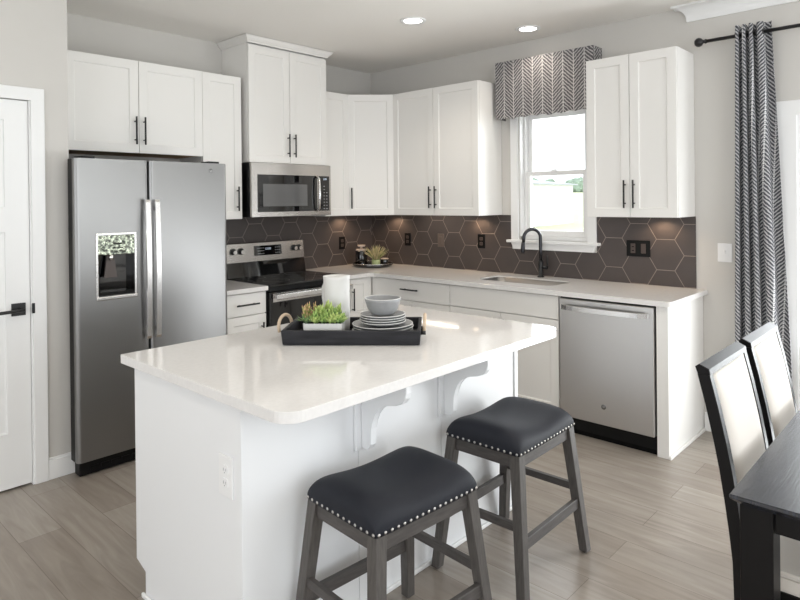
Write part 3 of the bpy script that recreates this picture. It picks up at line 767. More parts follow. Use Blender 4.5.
def emblem(parent, loc, rotz, r=.016):
    # round monogram badge
    m = MB(); n = 28
    m.lathe([(0, 0), (r, 0), (r, .0012), (r*.94, .0018), (0, .0018)], loc, 28, 'y' if rotz == 0 else 'x')
    return m
e1 = thing('tmp', 'x', 'x'); COL.objects.unlink(e1); bpy.data.objects.remove(e1)
EMB = mat('badge_grey', (.2, .2, .2, 1), .35, metal=1)
be = MB().lathe([(0, 0), (.0145, 0), (.0145, .0012), (.0138, .0016), (0, .0016)], (-2.185, FF, 1.706), 28, 'y').build('badge', EMB, dr, O)
text_mesh('GE', .014, STEEL2, 'badge_monogram', be, (-2.185-O[0], FF-.0018-O[1], 1.706), (PI/2, 0, 0))

# ------------------------------------------------------------------ microwave
mw = thing('microwave', 'stainless over-the-range microwave oven under the tall cabinet', 'microwave', (-1.272, 0, 1.39))
O = (-1.272, 0, 1.39)
MX0, MX1, MZ0, MZ1 = -1.640, -.868, 1.392, 1.803
MB().box(MX0, MX1, -.372, -.010, MZ0, MZ1, .003).build('case', DARKSIDE, mw, O)
def bowed(x0, x1, yb, yf, bow, z0, z1, n=12, xa=MX0, xb=MX1):
    p = [(x0, yb)]
    for i in range(n+1):
        x = x0+(x1-x0)*i/n; u = (x-(xa+xb)/2)/((xb-xa)/2)
        p.append((x, yf-bow*(1-u*u)))
    p.append((x1, yb))
    return MB().prism(p, z0, z1)
ff = bowed(MX0+.001, MX1-.001, -.373, -.396, .014, MZ0+.002, MZ1-.002).build('front_frame', WARMSTEEL, mw, O)
bowed(-1.590, -1.022, -.398, -.3985, .014, 1.43, 1.713).build('door_glass', GLASSBLK, mw, O)
bowed(-1.545, -1.128, -.400, -.3995, .014, 1.472, 1.642).build('viewing_window', MWWIN, mw, O)
hd = MB(); hd.tube([(-1.030, -.41, 1.43), (-1.030, -.44, 1.452), (-1.030, -.45, 1.56), (-1.030, -.44, 1.69), (-1.030, -.41, 1.712)], [.009, .010, .010, .010, .009], 12).build('door_handle', STEEL2, mw, O)
cp_ = bowed(-1.000, -.888, -.398, -.3985, .014, 1.43, 1.713).build('control_panel', GLASSBLK, mw, O)
pr = MB()
for r in range(8):
    for c in range(3 if r > 1 else 2): pr.box(-.982+c*.028, -.982+c*.028+.014, -.4045, -.4030, 1.445+(7-r)*.026, 1.450+(7-r)*.026)
pr.build('key_marks', PRINT, cp_, (0, 0, 0)).location = Vector((0, 0, 0))
for o in [x for x in COL.objects if x.name.startswith('key_marks')]:
    o.data.transform(Matrix.Translation(-Vector(O)))
text_mesh('12:00', .022, DIGIT, 'clock_digits', cp_, (-.944-O[0], -.4043, 1.688-O[2]), (PI/2, 0, math.radians(-2)))
MB().box(MX0-.0008, MX0-.0001, -.33, -.29, 1.44, 1.74).build('side_vent', BLKPL, mw, O)

# ------------------------------------------------------------------ range
rg = thing('kitchen_range', 'stainless electric range with black glass cooktop between the base cabinets', 'range', (-1.29, -.3, 0))
O = (-1.29, -.3, 0)
RX0, RX1 = -1.676, -.909
MB().box(RX0+.002, RX1-.002, -.625, -.02, .02, .898, .003).build('body', DARKSIDE, rg, O)
ckt = MB().box(RX0, RX1, -.668, -.022, .899, .915, .003).build('cooktop', GLASSBLK, rg, O)
for (x, y, r) in ((-1.48, -.47, .10), (-1.10, -.47, .08), (-1.48, -.21, .07), (-1.10, -.21, .09)):
    MB().tube([(x+r*cos(a), y+r*sin(a), .9152) for a in [2*PI*i/40 for i in range(40)]], .0009, 6, closed=True).build('burner_ring', DARKSIDE, ckt, O)
MB().prism([(-.025, .9155), (-.11, .9155), (-.088, 1.03), (-.075, 1.03), (-.025, 1.03)], RX0+.004, RX1-.004, axis='x').build('backguard_base', GLASSBLK, rg, O)
bgp = MB().prism([(-.020, 1.0305), (-.088, 1.0305), (-.072, 1.176), (-.060, 1.183), (-.020, 1.183)], RX0, RX1, axis='x', bev=.002).build('backguard_panel', WARMSTEEL, rg, O)
tl = math.atan2(.016, .1455)
def onpanel(x, z, out):            # point on the tilted panel
    return (x, -.088+(z-1.0305)*(.016/.1455)-out, z)
kn = MB(); 
for x in (-1.605, -1.535, -1.015, -.965):
    p = onpanel(x, 1.118, 0)
    k = MB().tube([p, onpanel(x, 1.1165, .008), onpanel(x, 1.116, .0085), onpanel(x, 1.114, .032)], [.026, .026, .021, .018], 20).build('knob', BLACK, bgp, O)
    MB().tube([onpanel(x, 1.114, .0315), onpanel(x, 1.1138, .0345)], .016, 20).build('knob_cap', STEEL2, k, O)
MB().hexa([(-1.405, -.0945), (-1.150, -.0945), (-1.150, -.080), (-1.405, -.080)], [(-1.405, -.0875+.002), (-1.150, -.0875+.002), (-1.150, -.07), (-1.405, -.07)], 1.075, 1.153).build('display', GLASSBLK, bgp, O)
pr = MB()
for r in range(3):
    for c in range(4): pr.box(-1.385+c*.017, -1.375+c*.017, -.0935+r*.0028-.003, -.088+r*.003, 1.088+r*.022, 1.091+r*.022)
for r in range(3):
    for c in range(3): pr.box(-1.215+c*.018, -1.205+c*.018, -.0935+r*.0028-.003, -.088+r*.003, 1.088+r*.022, 1.091+r*.022)
pr.build('key_marks', PRINT, bgp, O)
text_mesh('12:00', .026, DIGIT, 'clock_digits', bgp, (-1.285-O[0], -.0905-O[1], 1.125), (PI/2+tl, 0, 0))
MB().box(RX0+.001, RX1-.001, -.655, -.626, .862, .898, .003).build('vent_trim', BLKPL, rg, O)
od = MB().box(RX0+.003, RX1-.003, -.668, -.627, .225, .86, .004).build('oven_door', GLASSBLK, rg, O)
MB().box(RX0+.02, RX1-.02, -.674, -.6685, .79, .852, .002).build('door_rail', WARMSTEEL, od, O)
hd = MB().box(RX0+.015, RX1-.015, -.722, -.705, .812, .85, .006)
for x in (RX0+.045, RX1-.045): hd.box(x-.014, x+.014, -.708, -.672, .818, .842, .003)
hd.build('door_handle', STEEL2, od, O)
MB().box(RX0+.003, RX1-.003, -.665, -.627, .05, .215, .004).build('storage_drawer', WARMSTEEL, rg, O)
MB().box(RX0+.03, RX1-.03, -.58, -.05, 0, .02).build('feet', BLKPL, rg, O)

# ------------------------------------------------------------------ dishwasher
dw = thing('dishwasher', 'stainless dishwasher with bar handle beside the end panel', 'dishwasher', (-.3, -2.662, 0))
O = (-.3, -2.662, 0)
MB().box(-.608, -.02, -2.968, -2.357, .03, .876).build('case', BLKPL, dw, O)
dd = MB().box(-.645, -.6085, -2.964, -2.361, .112, .866, .005).build('door', STEEL2 if False else mat('dishwasher_steel', (.60, .59, .58, 1), .30, metal=1, bump=.04, bscale=60, stretch=(1, 1, 40)), dw, O)
hm = MB(); pts = []
for i in range(13):
    u = i/12; y = -2.385-u*.545; s_ = math.sin(PI*u)**.35 if 0 < u < 1 else 0
    pts.append((-.655-.034*s_, y, .815))
bm = hm.bm; rings = []
for (x, y, z) in pts:
    rings.append([bm.verts.new((x+a, y, z+b)) for (a, b) in ((-.008, -.014), (.006, -.016), (.006, .016), (-.008, .014))])
for i in range(len(rings)-1):
    for k in range(4): bm.faces.new((rings[i][k], rings[i][(k+1) % 4], rings[i+1][(k+1) % 4], rings[i+1][k]))
bm.faces.new(rings[0]); bm.faces.new(rings[-1])
hm.box(-.655, -.644, -2.40, -2.375, .80, .83).box(-.655, -.644, -2.94, -2.915, .80, .83)
hm.build('door_handle', STEEL2, dd, O)
be = MB().lathe([(0, -.0018), (.015, -.0018), (.0155, -.0008), (.0155, 0), (0, 0)], (-.645, -2.657, .225), 28, 'x').build('badge', EMB, dd, O)
text_mesh('GE', .014, STEEL2, 'badge_monogram', be, (-.6473-O[0], -2.657-O[1], .225), (PI/2, 0, -PI/2))
MB().box(-.647, -.6445, -2.675, -2.645, .845, .849).build('status_mark', PRINT, dd, O)
MB().box(-.60, -.57, -2.964, -2.361, 0, .108).build('toe_kick', TOEKICK, dw, O)

# ------------------------------------------------------------------ kitchen island
IX0, IX1, IY0, IY1 = -3.213, -1.650, -1.937, -2.668
isl = thing('kitchen_island', 'white kitchen island with corbels under its seating overhang', 'kitchen island', (-2.43, -2.3, 0))
O = (-2.43, -2.3, 0)
IZ = .877
MB().prism([(IY1, 0), (IY0-.075, 0), (IY0-.075, .098), (IY0, .122), (IY0, IZ), (IY1, IZ)], IX0, IX0+.018, axis='x').build('end_panel', ISL, isl, O)
MB().prism([(IY1, 0), (IY0-.075, 0), (IY0-.075, .098), (IY0, .122), (IY0, IZ), (IY1, IZ)], IX1-.018, IX1, axis='x').build('end_panel', ISL, isl, O)
MB().box(IX0+.0185, IX1-.0185, IY1+.001, IY0-.022, .11, IZ-.001).box(IX0+.0185, IX1-.0185, IY1+.001, IY0-.09, 0, .11).build('body', ISL, isl, O)
for i in range(3):
    a = IX0+.02+i*(IX1-IX0-.04)/3; b = a+(IX1-IX0-.04)/3-.003
    dd_ = MB().box(a, b, IY0-.021, IY0-.001, .12, IZ-.012, .002).build('door', ISL, isl, O)
fp = MB()
for (a, b) in ((IX0+.0003, -2.7215), (-2.7185, -2.2405), (-2.2375, IX1-.028)):
    fp.box(a, b, IY1-.006, IY1+.0005, .0, IZ, .0008)
fp.build('seating_side_panels', ISL, isl, O)
MB().box(IX1-.027, IX1+.001, IY1-.014, IY1-.0002, 0, IZ, .002).build('corner_trim', ISL, isl, O)
def quarter(m, pts):
    pass
MB().box(IX0+.024, IX1-.028, IY1-.0175, IY1-.0065, 0, .018, .004).box(IX0-.012, IX0-.0005, IY1-.018, IY0-.06, 0, .018, .004).build('shoe_moulding', TRIM, isl, O)
for xc in (-2.720, -2.239):
    plate = MB().box(xc-.024, xc+.075, IY1-.020, IY1-.0065, .592, IZ-.001, .003).build('corbel_backplate', ISL, isl, O)
    y0 = IY1-.0205; top_ = IZ-.001
    pr_ = [(y0-a, b) for (a, b) in ((0, .600), (.028, .600), (.040, .606), (.050, .622), (.051, .65), (.053, .68), (.060, .712), (.072, .738), (.090, .760), (.112, .775), (.140, .783), (.175, .790), (.203, .802), (.220, .822), (.226, .842), (.226, IZ-.001), (0, IZ-.001))]
    MB().prism(pr_, xc+.002, xc+.030, axis='x', bev=.002, seg=1).build('corbel', ISL, isl, O)
o = slab_holes('island_countertop', roundrect(-3.243, -1.688, -2.945, -1.882, .07, 8, (1, 1, 0, 0)), None, IZ+.0005, .912, QUARTZ, (-2.43, -2.4, IZ), bev=.003)
tag(o, 'large white quartz island countertop with rounded front corners', 'countertop')
outlet('white outlet on the left end of the island', (IX0, -2.592, .634), -PI/2, WHITEPL, WHITEPL, name='wall_outlet', w=.078, hh=.130)

# ------------------------------------------------------------------ tray and its contents
TC = Vector((-2.446, -2.37, .9122)); TA = math.atan2(-.766, .643)
def tp(x, y, z=0): 
    return (TC.x+x*cos(TA)-y*sin(TA), TC.y+x*sin(TA)+y*cos(TA), TC.z+z)
tr = thing('serving_tray', 'charcoal wooden serving tray with rope handles on the island', 'tray', TC, TA)
tm = MB(); L2, D2 = .2875, .155
tm.box(-L2+.012, L2-.012, -D2+.012, D2-.012, 0, .012)
tm.build('base', TRAYM, tr)
tm = MB()
bm = tm.bm; fl_ = .012
def wallseg(m, a, b, c, d, zt):       # a,b bottom outer; c,d inner
    pass
outer_b = [(-L2+.006, -D2+.006), (L2-.006, -D2+.006), (L2-.006, D2-.006), (-L2+.006, D2-.006)]
outer_t = [(-L2, -D2), (L2, -D2), (L2, D2), (-L2, D2)]
inn_t = [(-L2+.015, -D2+.015), (L2-.015, -D2+.015), (L2-.015, D2-.015), (-L2+.015, D2-.015)]
inn_b = [(-L2+.019, -D2+.019), (L2-.019, -D2+.019), (L2-.019, D2-.019), (-L2+.019, D2-.019)]
R0 = [ring(bm, q, z) for (q, z) in ((outer_b, .0005), (outer_t, .062), (inn_t, .062), (inn_b, .0125))]
for i in range(3):
    for k in range(4): bm.faces.new((R0[i][k], R0[i][(k+1) % 4], R0[i+1][(k+1) % 4], R0[i+1][k]))
for k in range(4): bm.faces.new((R0[3][k], R0[3][(k+1) % 4], R0[0][(k+1) % 4], R0[0][k]))
o = tm.build('rim', TRAYM, tr); b = o.modifiers.new('bevel', 'BEVEL'); b.width = .004; b.segments = 3
for s in (-1, 1):
    pts = []
    for i in range(15):
        a = -.45+(PI+.9)*i/14; pts.append((s*(L2+.012+.003*sin(a))+(.018*cos(a)-.004 if s < 0 else 0), .046*cos(a), .054+.046*sin(a)))
    MB().tube(pts, .0072, 10).build('rope_handle', ROPE, tr)
    for yy in (-.05, .05):
        MB().tube([(s*(L2-.004), yy*.9, .032), (s*(L2+.018), yy*.9, .032)], .0095, 12).build('handle_fixing', BLACK, tr)

def leaf(bm, uvl, base, d, up_, ln, wd, curl=.3, n=5):
    """pointed fleshy leaf from base along d"""
    side = d.cross(up_).normalized(); rows = []
    for i in range(n+1):
        u = i/n; ww = wd*math.sin(PI*min(1, .12+u*.88))**.8 if i < n else 0.0002
        c = base+d*ln*u+up_*ln*curl*u*u
        rows.append([bm.verts.new(c-side*ww), bm.verts.new(c-up_*ww*.45), bm.verts.new(c+side*ww), bm.verts.new(c+up_*ww*.15)])
    for i in range(n):
        for k in range(4):
            f = bm.faces.new((rows[i][k], rows[i][(k+1) % 4], rows[i+1][(k+1) % 4], rows[i+1][k])); f.smooth = True
            for lp, vv in zip(f.loops, (i, i, i+1, i+1)): lp[uvl].uv = (0, vv/n)
def rosette(c, r, rings, m, parent, name='succulent', tall=.4, seed=0, tilt=(0, 0), wide=.3):
    rnd = random.Random(seed); mb = MB(); uvl = mb.bm.loops.layers.uv.new('uv')
    n = rings*6; q = Matrix.Rotation(tilt[0], 3, 'X') @ Matrix.Rotation(tilt[1], 3, 'Y')
    for i in range(n):
        a = i*2.39996; u = i/n
        el = .15+u*1.15*tall*2+rnd.uniform(-.06, .06); el = min(el, 1.45)
        d = Vector((cos(a)*cos(el), sin(a)*cos(el), sin(el)))
        upv = Vector((-cos(a)*sin(el), -sin(a)*sin(el), cos(el)))
        L_ = r*(1-.45*u)*rnd.uniform(.9, 1.1)
        leaf(mb.bm, uvl, Vector(c)+q@Vector((cos(a)*r*.08, sin(a)*r*.08, u*r*.15)), q@d, q@upv, L_, L_*wide*.5, .25)
    mb.tube([Vector(c)-Vector((0, 0, .02)), Vector(c)+Vector((0, 0, .006))], .004, 6)
    return mb.build(name, m, parent)
def sprig(c, h_, m, parent, seed, lean=(0, 0), name='succulent', ll=.02, n=22, wide=.35):
    rnd = random.Random(seed); mb = MB(); uvl = mb.bm.loops.layers.uv.new('uv')
    c = Vector(c); tip = c+Vector((lean[0], lean[1], h_)); mb.tube([c, (c+tip)/2, tip], .0022, 6)
    for i in range(n):
        u = .2+.8*i/n; a = i*2.4; p = c.lerp(tip, u); el = .5+.7*u
        d = Vector((cos(a)*cos(el), sin(a)*cos(el), sin(el))); upv = Vector((-cos(a)*sin(el), -sin(a)*sin(el), cos(el)))
        leaf(mb.bm, uvl, p, d, upv, ll*rnd.uniform(.8, 1.2)*(1.1-.3*u), ll*wide*.5, .2, 4)
    return mb.build(name, m, parent)
# planter
px_, py_ = -.122, -.062
pl = thing('succulent_planter', 'square white planter of green succulents at the left of the tray', 'potted plant', tp(px_, py_, .0122), TA)
pw, pdp, ph = .083, .050, .070
pm = MB(); bm = pm.bm
def rr(k, kk): return roundrect(-pw*k, pw*k, -pdp*kk, pdp*kk, .006, 3)
lvl = [ring(bm, rr(.93, .93), 0), ring(bm, rr(1, 1), ph), ring(bm, rr(.94, .92), ph), ring(bm, rr(.92, .90), .062)]
for i in range(3):
    n = len(lvl[0])
    for k in range(n): bm.faces.new((lvl[i][k], lvl[i][(k+1) % n], lvl[i+1][(k+1) % n], lvl[i+1][k]))
bm.faces.new(lvl[0]); bm.faces.new(lvl[3])
pm.build('pot', CER_W, pl)
MB().box(-pw*.9, pw*.9, -pdp*.88, pdp*.88, .0625, .068).build('soil', SOIL, pl)
Z = .058
for i, (x, y, r, mm) in enumerate([(-.066, -.040, .034, LEAF3), (-.034, -.042, .036, LEAF4), (-.002, -.042, .034, LEAF1), (.030, -.042, .038, LEAF4), (.064, -.040, .036, LEAF1), (.070, .0, .034, LEAF4)]):
    rosette((x, y, .076), r, 3, mm, pl, seed=40+i, tall=.35, wide=.5)
rosette((.050, -.03, Z+.022), .046, 3, LEAF4, pl, seed=1, tall=.4, wide=.5)
rosette((.01, -.025, Z+.022), .045, 4, LEAF1, pl, seed=2, tall=.5, wide=.42)
rosette((-.035, -.03, Z+.016), .042, 4, LEAF1, pl, seed=3, tall=.55)
rosette((.02, .022, Z+.034), .05, 4, LEAF1, pl, seed=5, tall=.55, wide=.4)
rosette((-.02, .015, Z+.040), .05, 4, LEAF4, pl, seed=6, tall=.55, wide=.4)
rosette((.062, .015, Z+.024), .038, 4, LEAF3, pl, seed=7, tall=.5)
for i, (x, y, hh_, lx) in enumerate([(-.07, -.02, .070, -.016), (-.058, .0, .08, -.01), (-.068, .025, .074, -.014), (-.045, .03, .078, -.002)]):
    sprig((x, y, Z), hh_, LEAF2, pl, 10+i, (lx, 0), ll=.026, wide=.5, n=14)
for i, (x, y, hh_, lx) in enumerate([(.005, .03, .085, .004), (.035, -.005, .06, .012), (-.01, -.005, .07, 0), (.07, -.02, .035, .014), (.05, .035, .066, .01), (-.03, -.035, .05, -.004), (.025, .0, .08, .0)]):
    sprig((x, y, Z), hh_, LEAF1 if i % 2 else LEAF4, pl, 20+i, (lx, 0), ll=.030, wide=.5, n=14)
rosette((-.078, -.03, Z+.02), .046, 2, LEAF3, pl, seed=9, tall=.3, wide=.16, tilt=(0, -.4))
# pitcher
pi = thing('pitcher', 'tall white ceramic pitcher standing behind the succulents on the tray', 'pitcher', tp(-.090, .078, .0122), math.radians(-92))
pm = MB(); bm = pm.bm; n = 40; rings = []
prof = [(.050, 0), (.055, .004), (.0575, .03), (.059, .10), (.058, .18), (.0585, .232), (.060, .246), (.057, .2465), (.055, .232), (.055, .10), (.052, .02), (.02, .015)]
for j, (r, z) in enumerate(prof):
    rg_ = []
    for k in range(n):
        a = 2*PI*k/n; sp_ = max(0, cos(a))**14 if 4 < j < 9 else 0
        amt = {5: .006, 6: .024, 7: .024, 8: .006}.get(j, 0)
        dz = {6: .010, 7: .010}.get(j, 0)*sp_
        rg_.append(bm.verts.new(((r+amt*sp_)*cos(a), (r+amt*sp_)*sin(a), z+dz)))
    rings.append(rg_)
for j in range(len(rings)-1):
    for k in range(n): bm.faces.new((rings[j][k], rings[j][(k+1) % n], rings[j+1][(k+1) % n], rings[j+1][k])).smooth = True
bm.faces.new(rings[0][::-1]); bm.faces.new(rings[-1])
pm.build('jug', CER_W, pi)
MB().tube([(-.050, 0, .215), (-.075, 0, .218), (-.094, 0, .19), (-.095, 0, .14), (-.082, 0, .09), (-.050, 0, .07)], .0075, 10).build('handle', CER_W, pi)
# plates: four dinner, four side plates, two bowls
def plate(r): 
    return MB().lathe([(0, 0), (r*.60, 0), (r*.64, .003), (r*.97, .0125), (r, .0155), (r*.985, .018), (r*.90, .0155), (r*.62, .0065), (0, .005)], n=56)
PXl, PYl = .121, .0
PG = 'stoneware dishes stacked on the tray'
def dish(name, mb, m, label, z, x=0, y=0, rim=None):
    t = thing(name, label, 'plate' if 'plate' in name else 'bowl', tp(PXl+x, PYl+y, z), 0, PG)
    mb.build('dish', m, t)
    if rim:
        r, h_ = rim
        MB().tube([(r*cos(a), r*sin(a), h_) for a in [2*PI*i/56 for i in range(56)]], .0016, 6, closed=True).build('rim', CER_RIM, t)
    return t
z = .0123
nm = ['bottom', 'second', 'third', 'top']
for i in range(4):
    dish('dinner_plate', plate(.130), CER_G, f'large grey dinner plate, {["lowest", "second from the bottom", "third from the bottom", "uppermost"][i]} of the large plates in the tray', z, .0015*(-1)**i, .001*(i % 3), (.129, .0172)); z += .0115
z += .0
for i in range(4):
    dish('side_plate', plate(.098), CER_G, f'small grey side plate, {["lowest", "second from the bottom", "third from the bottom", "uppermost"][i]} of the small plates under the bowl', z, .001*(-1)**i, -.001*(i % 2), (.0970, .0172)); z += .0102
def bowl(r, hgt): return MB().lathe([(0, 0), (r*.60, 0), (r*.64, .003), (r*.74, .012), (r*.86, hgt*.42), (r*.97, hgt*.85), (r, hgt), (r*.975, hgt*1.02), (r*.94, hgt*.96), (r*.82, hgt*.46), (r*.66, .016), (0, .010)], n=48)
dish('bowl', bowl(.078, .068), CER_G, 'grey stoneware bowl standing on the side plates', z-.001+.0052, 0, 0, (.0770, .0695))

# ------------------------------------------------------------------ corner tray with canister, grass plant, jars
cc = Vector((-.285, -.292, CH))
t = thing('round_tray', 'round black rimmed tray in the counter corner', 'tray', cc)
MB().lathe([(0, 0), (.172, 0), (.182, .006), (.186, .030), (.182, .031), (.177, .010), (.168, .006), (0, .006)], n=56).build('dish', JARGLASS, t)
MB().tube([(.184*cos(a), .184*sin(a), .030) for a in [2*PI*i/56 for i in range(56)]], .0028, 6, closed=True).build('rim', STEEL2, t)
ctr = lambda x, y: (cc.x+x, cc.y+y, CH+.0062)
# camera-right at this spot is about (.68,-.73); toward camera is (-.73,-.68)
def cam_off(r, f): return ctr(r*.68-f*.73, -r*.73-f*.68)
def jar(name, label, loc, r, h_, lid_r, lid_h, lidm):
    t = thing(name, label, 'jar', loc, 0)
    MB().lathe([(0, 0), (r*.95, 0), (r, .004), (r, h_-.006), (r*.93, h_), (0, h_)], n=32).build('jar_body', JARGLASS, t)
    MB().lathe([(0, h_+.0003), (lid_r, h_+.0003), (lid_r, h_+lid_h-.003), (lid_r-.003, h_+lid_h), (0, h_+lid_h)], n=32).build('lid', lidm, t)
    return t
LIDW = mat('pale_lid', rgb(205, 190, 178), .5)
j1 = jar('canister', 'tall black canister with pale lid at the left of the corner tray', cam_off(-.104, -.03), .056, .135, .050, .014, LIDW)
MB().tube([(.035*cos(a), .035*sin(a), .172+.012) for a in [2*PI*i/24 for i in range(24)]], .002, 6, closed=True).lathe([(0, .1495), (.012, .1495), (.010, .168), (.033, .172), (.033, .184), (0, .186)], n=24).build('lid_knob', LIDW, j1)
j2 = jar('jar', 'small black lidded jar at the right of the corner tray', cam_off(.108, -.01), .034, .055, .036, .010, LIDW)
j3 = jar('candle_jar', 'low black glass jar in front of the corner canister', cam_off(-.090, .085), .026, .040, .024, .006, BLKPL)
gp = thing('grass_plant', 'dried grass plant in a small pot with a pale green band on the corner tray', 'potted plant', cam_off(.034, .098))
MB().lathe([(0, 0), (.034, 0), (.036, .003), (.038, .062), (.034, .063), (.032, .055), (0, .055)], n=28).build('pot', LABELG, gp)
MB().lathe([(0, .0553), (.030, .0553), (.028, .059), (0, .060)], n=20).build('soil', SOIL, gp)
rnd = random.Random(4)
for mm, cnt, nm_ in ((GRASSB, 95, 'dried_grass_blades'), (GRASSG, 28, 'green_grass_blades')):
    mb = MB()
    for i in range(cnt):
        a = rnd.uniform(0, 2*PI); sp_ = rnd.uniform(.01, .105); hh_ = rnd.uniform(.07, .15)*(1-.35*sp_/.13); r0 = rnd.uniform(0, .022)
        p0 = Vector((r0*cos(a), r0*sin(a), .056)); p1 = p0+Vector((cos(a)*sp_*.35, sin(a)*sp_*.35, hh_*.65)); p2 = p0+Vector((cos(a)*sp_, sin(a)*sp_, hh_))
        pts = [p0.lerp(p1, u).lerp(p1.lerp(p2, u), u) for u in (0, .25, .5, .75, 1)]
        mb.tube(pts, [.0016, .0022, .0024, .0018, .0006], 5)
    o = mb.build(nm_, mm, gp); o['kind'] = 'stuff'

# ------------------------------------------------------------------ valance
va = thing('window_valance', 'grey herringbone fabric valance above the kitchen window', 'valance', (0, -1.95, 2.58))
VY0, VY1, VD = -1.553, -2.365, .135
mb = MB(); uvl = mb.bm.loops.layers.uv.new('uv'); bm = mb.bm
path = []
def addp(x, y, u): path.append((x, y, u))
u = 0; addp(-.004, VY0, 0); addp(-VD, VY0, VD)
NS = 36
for i in range(1, NS+1): addp(-VD, VY0+(VY1-VY0)*i/NS, VD+abs(VY1-VY0)*i/NS)
addp(-.004, VY1, 2*VD+abs(VY1-VY0))
zt = 2.584
cols = []
for (x, y, uu) in path:
    s_ = .006*math.sin(uu*2*PI/.105)+.004*math.sin(uu*2*PI/.36)
    zb = 2.138+s_
    c = []
    for j in range(6):
        zz = zb+(zt-zb)*j/5; wv = .0025*math.sin(uu*40+j)*(1-j/5)
        c.append((bm.verts.new((x-(wv if x < -.1 else 0), y, zz)), uu, zz))
    cols.append(c)
for i in range(len(cols)-1):
    for j in range(5):
        q = [cols[i][j], cols[i+1][j], cols[i+1][j+1], cols[i][j+1]]
        f = bm.faces.new([a[0] for a in q])
        for lp, a in zip(f.loops, q): lp[uvl].uv = (a[1]-.045, a[2])
o = mb.build('fabric', HERR, va, (0, -1.95, 2.58)); md = o.modifiers.new('s', 'SOLIDIFY'); md.thickness = .006; md.offset = 1
MB().box(-VD+.008, -.001, VY1+.008, VY0-.008, 2.566, 2.583).build('mounting_board', HERR, va, (0, -1.95, 2.58))

# ------------------------------------------------------------------ curtain and rod
rd = thing('curtain_rod', 'black curtain rod with ball finial above the patio door', 'curtain rod', (-.085, -4.5, 2.487))
MB().tube([(0, -1.45+0, 0), (0, 1.42, 0)], .011, 14).build('rod', ROD, rd)
for s in (1, -1):
    MB().lathe([(0, -.02), (.013, -.02), (.015, -.012), (.010, -.004), (.013, .002), (.024, .012), (.029, .024), (.027, .038), (.018, .049), (0, .053)], (0, 1.42 if s > 0 else -1.45, 0), 20, 'y').build('finial', ROD, rd)
    f = COL.objects[-1]
    if s > 0:
        for v in f.data.vertices: v.co.y = 2*1.42-v.co.y
    bq = 1.155 if s > 0 else -1.36; MB().box(.0, .084, bq-.007, bq+.007, -.022, -.012).lathe([(0, 0), (.02, 0), (.02, -.006), (0, -.006)], (.085, bq, -.017), 16, 'x').build('bracket', ROD, rd)
cu = thing('curtain', 'grey and white herringbone curtain panel beside the patio door', 'curtain', (-.085, -3.37, 0))
def curtain_mesh():
    mb = MB(); uvl = mb.bm.loops.layers.uv.new('uv'); bm = mb.bm
    NU, NV = 160, 26; folds = 4.0
    grid = []
    for j in range(NV+1):
        v = j/NV; z = .012+(2.545-.012)*v
        k = 1-v                                              # spread toward the bottom
        y0 = -3.268+.02*k; y1 = -3.455-.088*min(1, k*1.25)**1.0
        row = []; prev = None; ul = 0
        for i in range(NU+1):
            u = i/NU
            # three tight folds then one broad one
            ph = (u/.60)*3 if u < .60 else 3+(u-.60)/.40*1.0
            amp = .034 if u < .60 else .030
            w_ = math.sin(2*PI*ph)
            s_ = math.copysign(abs(w_)**.75, w_)
            x = -amp*s_*(.85+.25*k)+.006*math.sin(3*v+7*u)*k
            yy = y0+(y1-y0)*u+.008*math.sin(4*PI*ph)*(.6+.4*k)
            p = Vector((x, yy+3.37, z))
            if prev is not None: ul += math.hypot(p.x-prev.x, p.y-prev.y)
            prev = p; row.append((bm.verts.new(p), ul, z))
        grid.append(row)
    for j in range(NV):
        for i in range(NU):
            q = [grid[j][i], grid[j][i+1], grid[j+1][i+1], grid[j+1][i]]
            f = bm.faces.new([a[0] for a in q]); f.smooth = True
            for lp, a in zip(f.loops, q): lp[uvl].uv = (a[1], a[2])
    return mb
o = curtain_mesh().build('fabric', HERC, cu); md = o.modifiers.new('s', 'SOLIDIFY'); md.thickness = .002
for i in range(8):
    ph = i*.5; u = ph/3*.60 if ph <= 3 else .60+(ph-3)*.40
    y = -3.268+(-3.455+3.268)*u
    MB().tube([(.0, y+3.37, 2.487+0)]*1+[(.0, y+3.3701, 2.487)], .001, 4).build('g', ROD, cu) if False else None
    pts = [(.021*cos(a), y+3.37, 2.487+.021*sin(a)) for a in [2*PI*k/20 for k in range(20)]]
    MB().tube(pts, .004, 6, closed=True).build('grommet', ROD, cu)

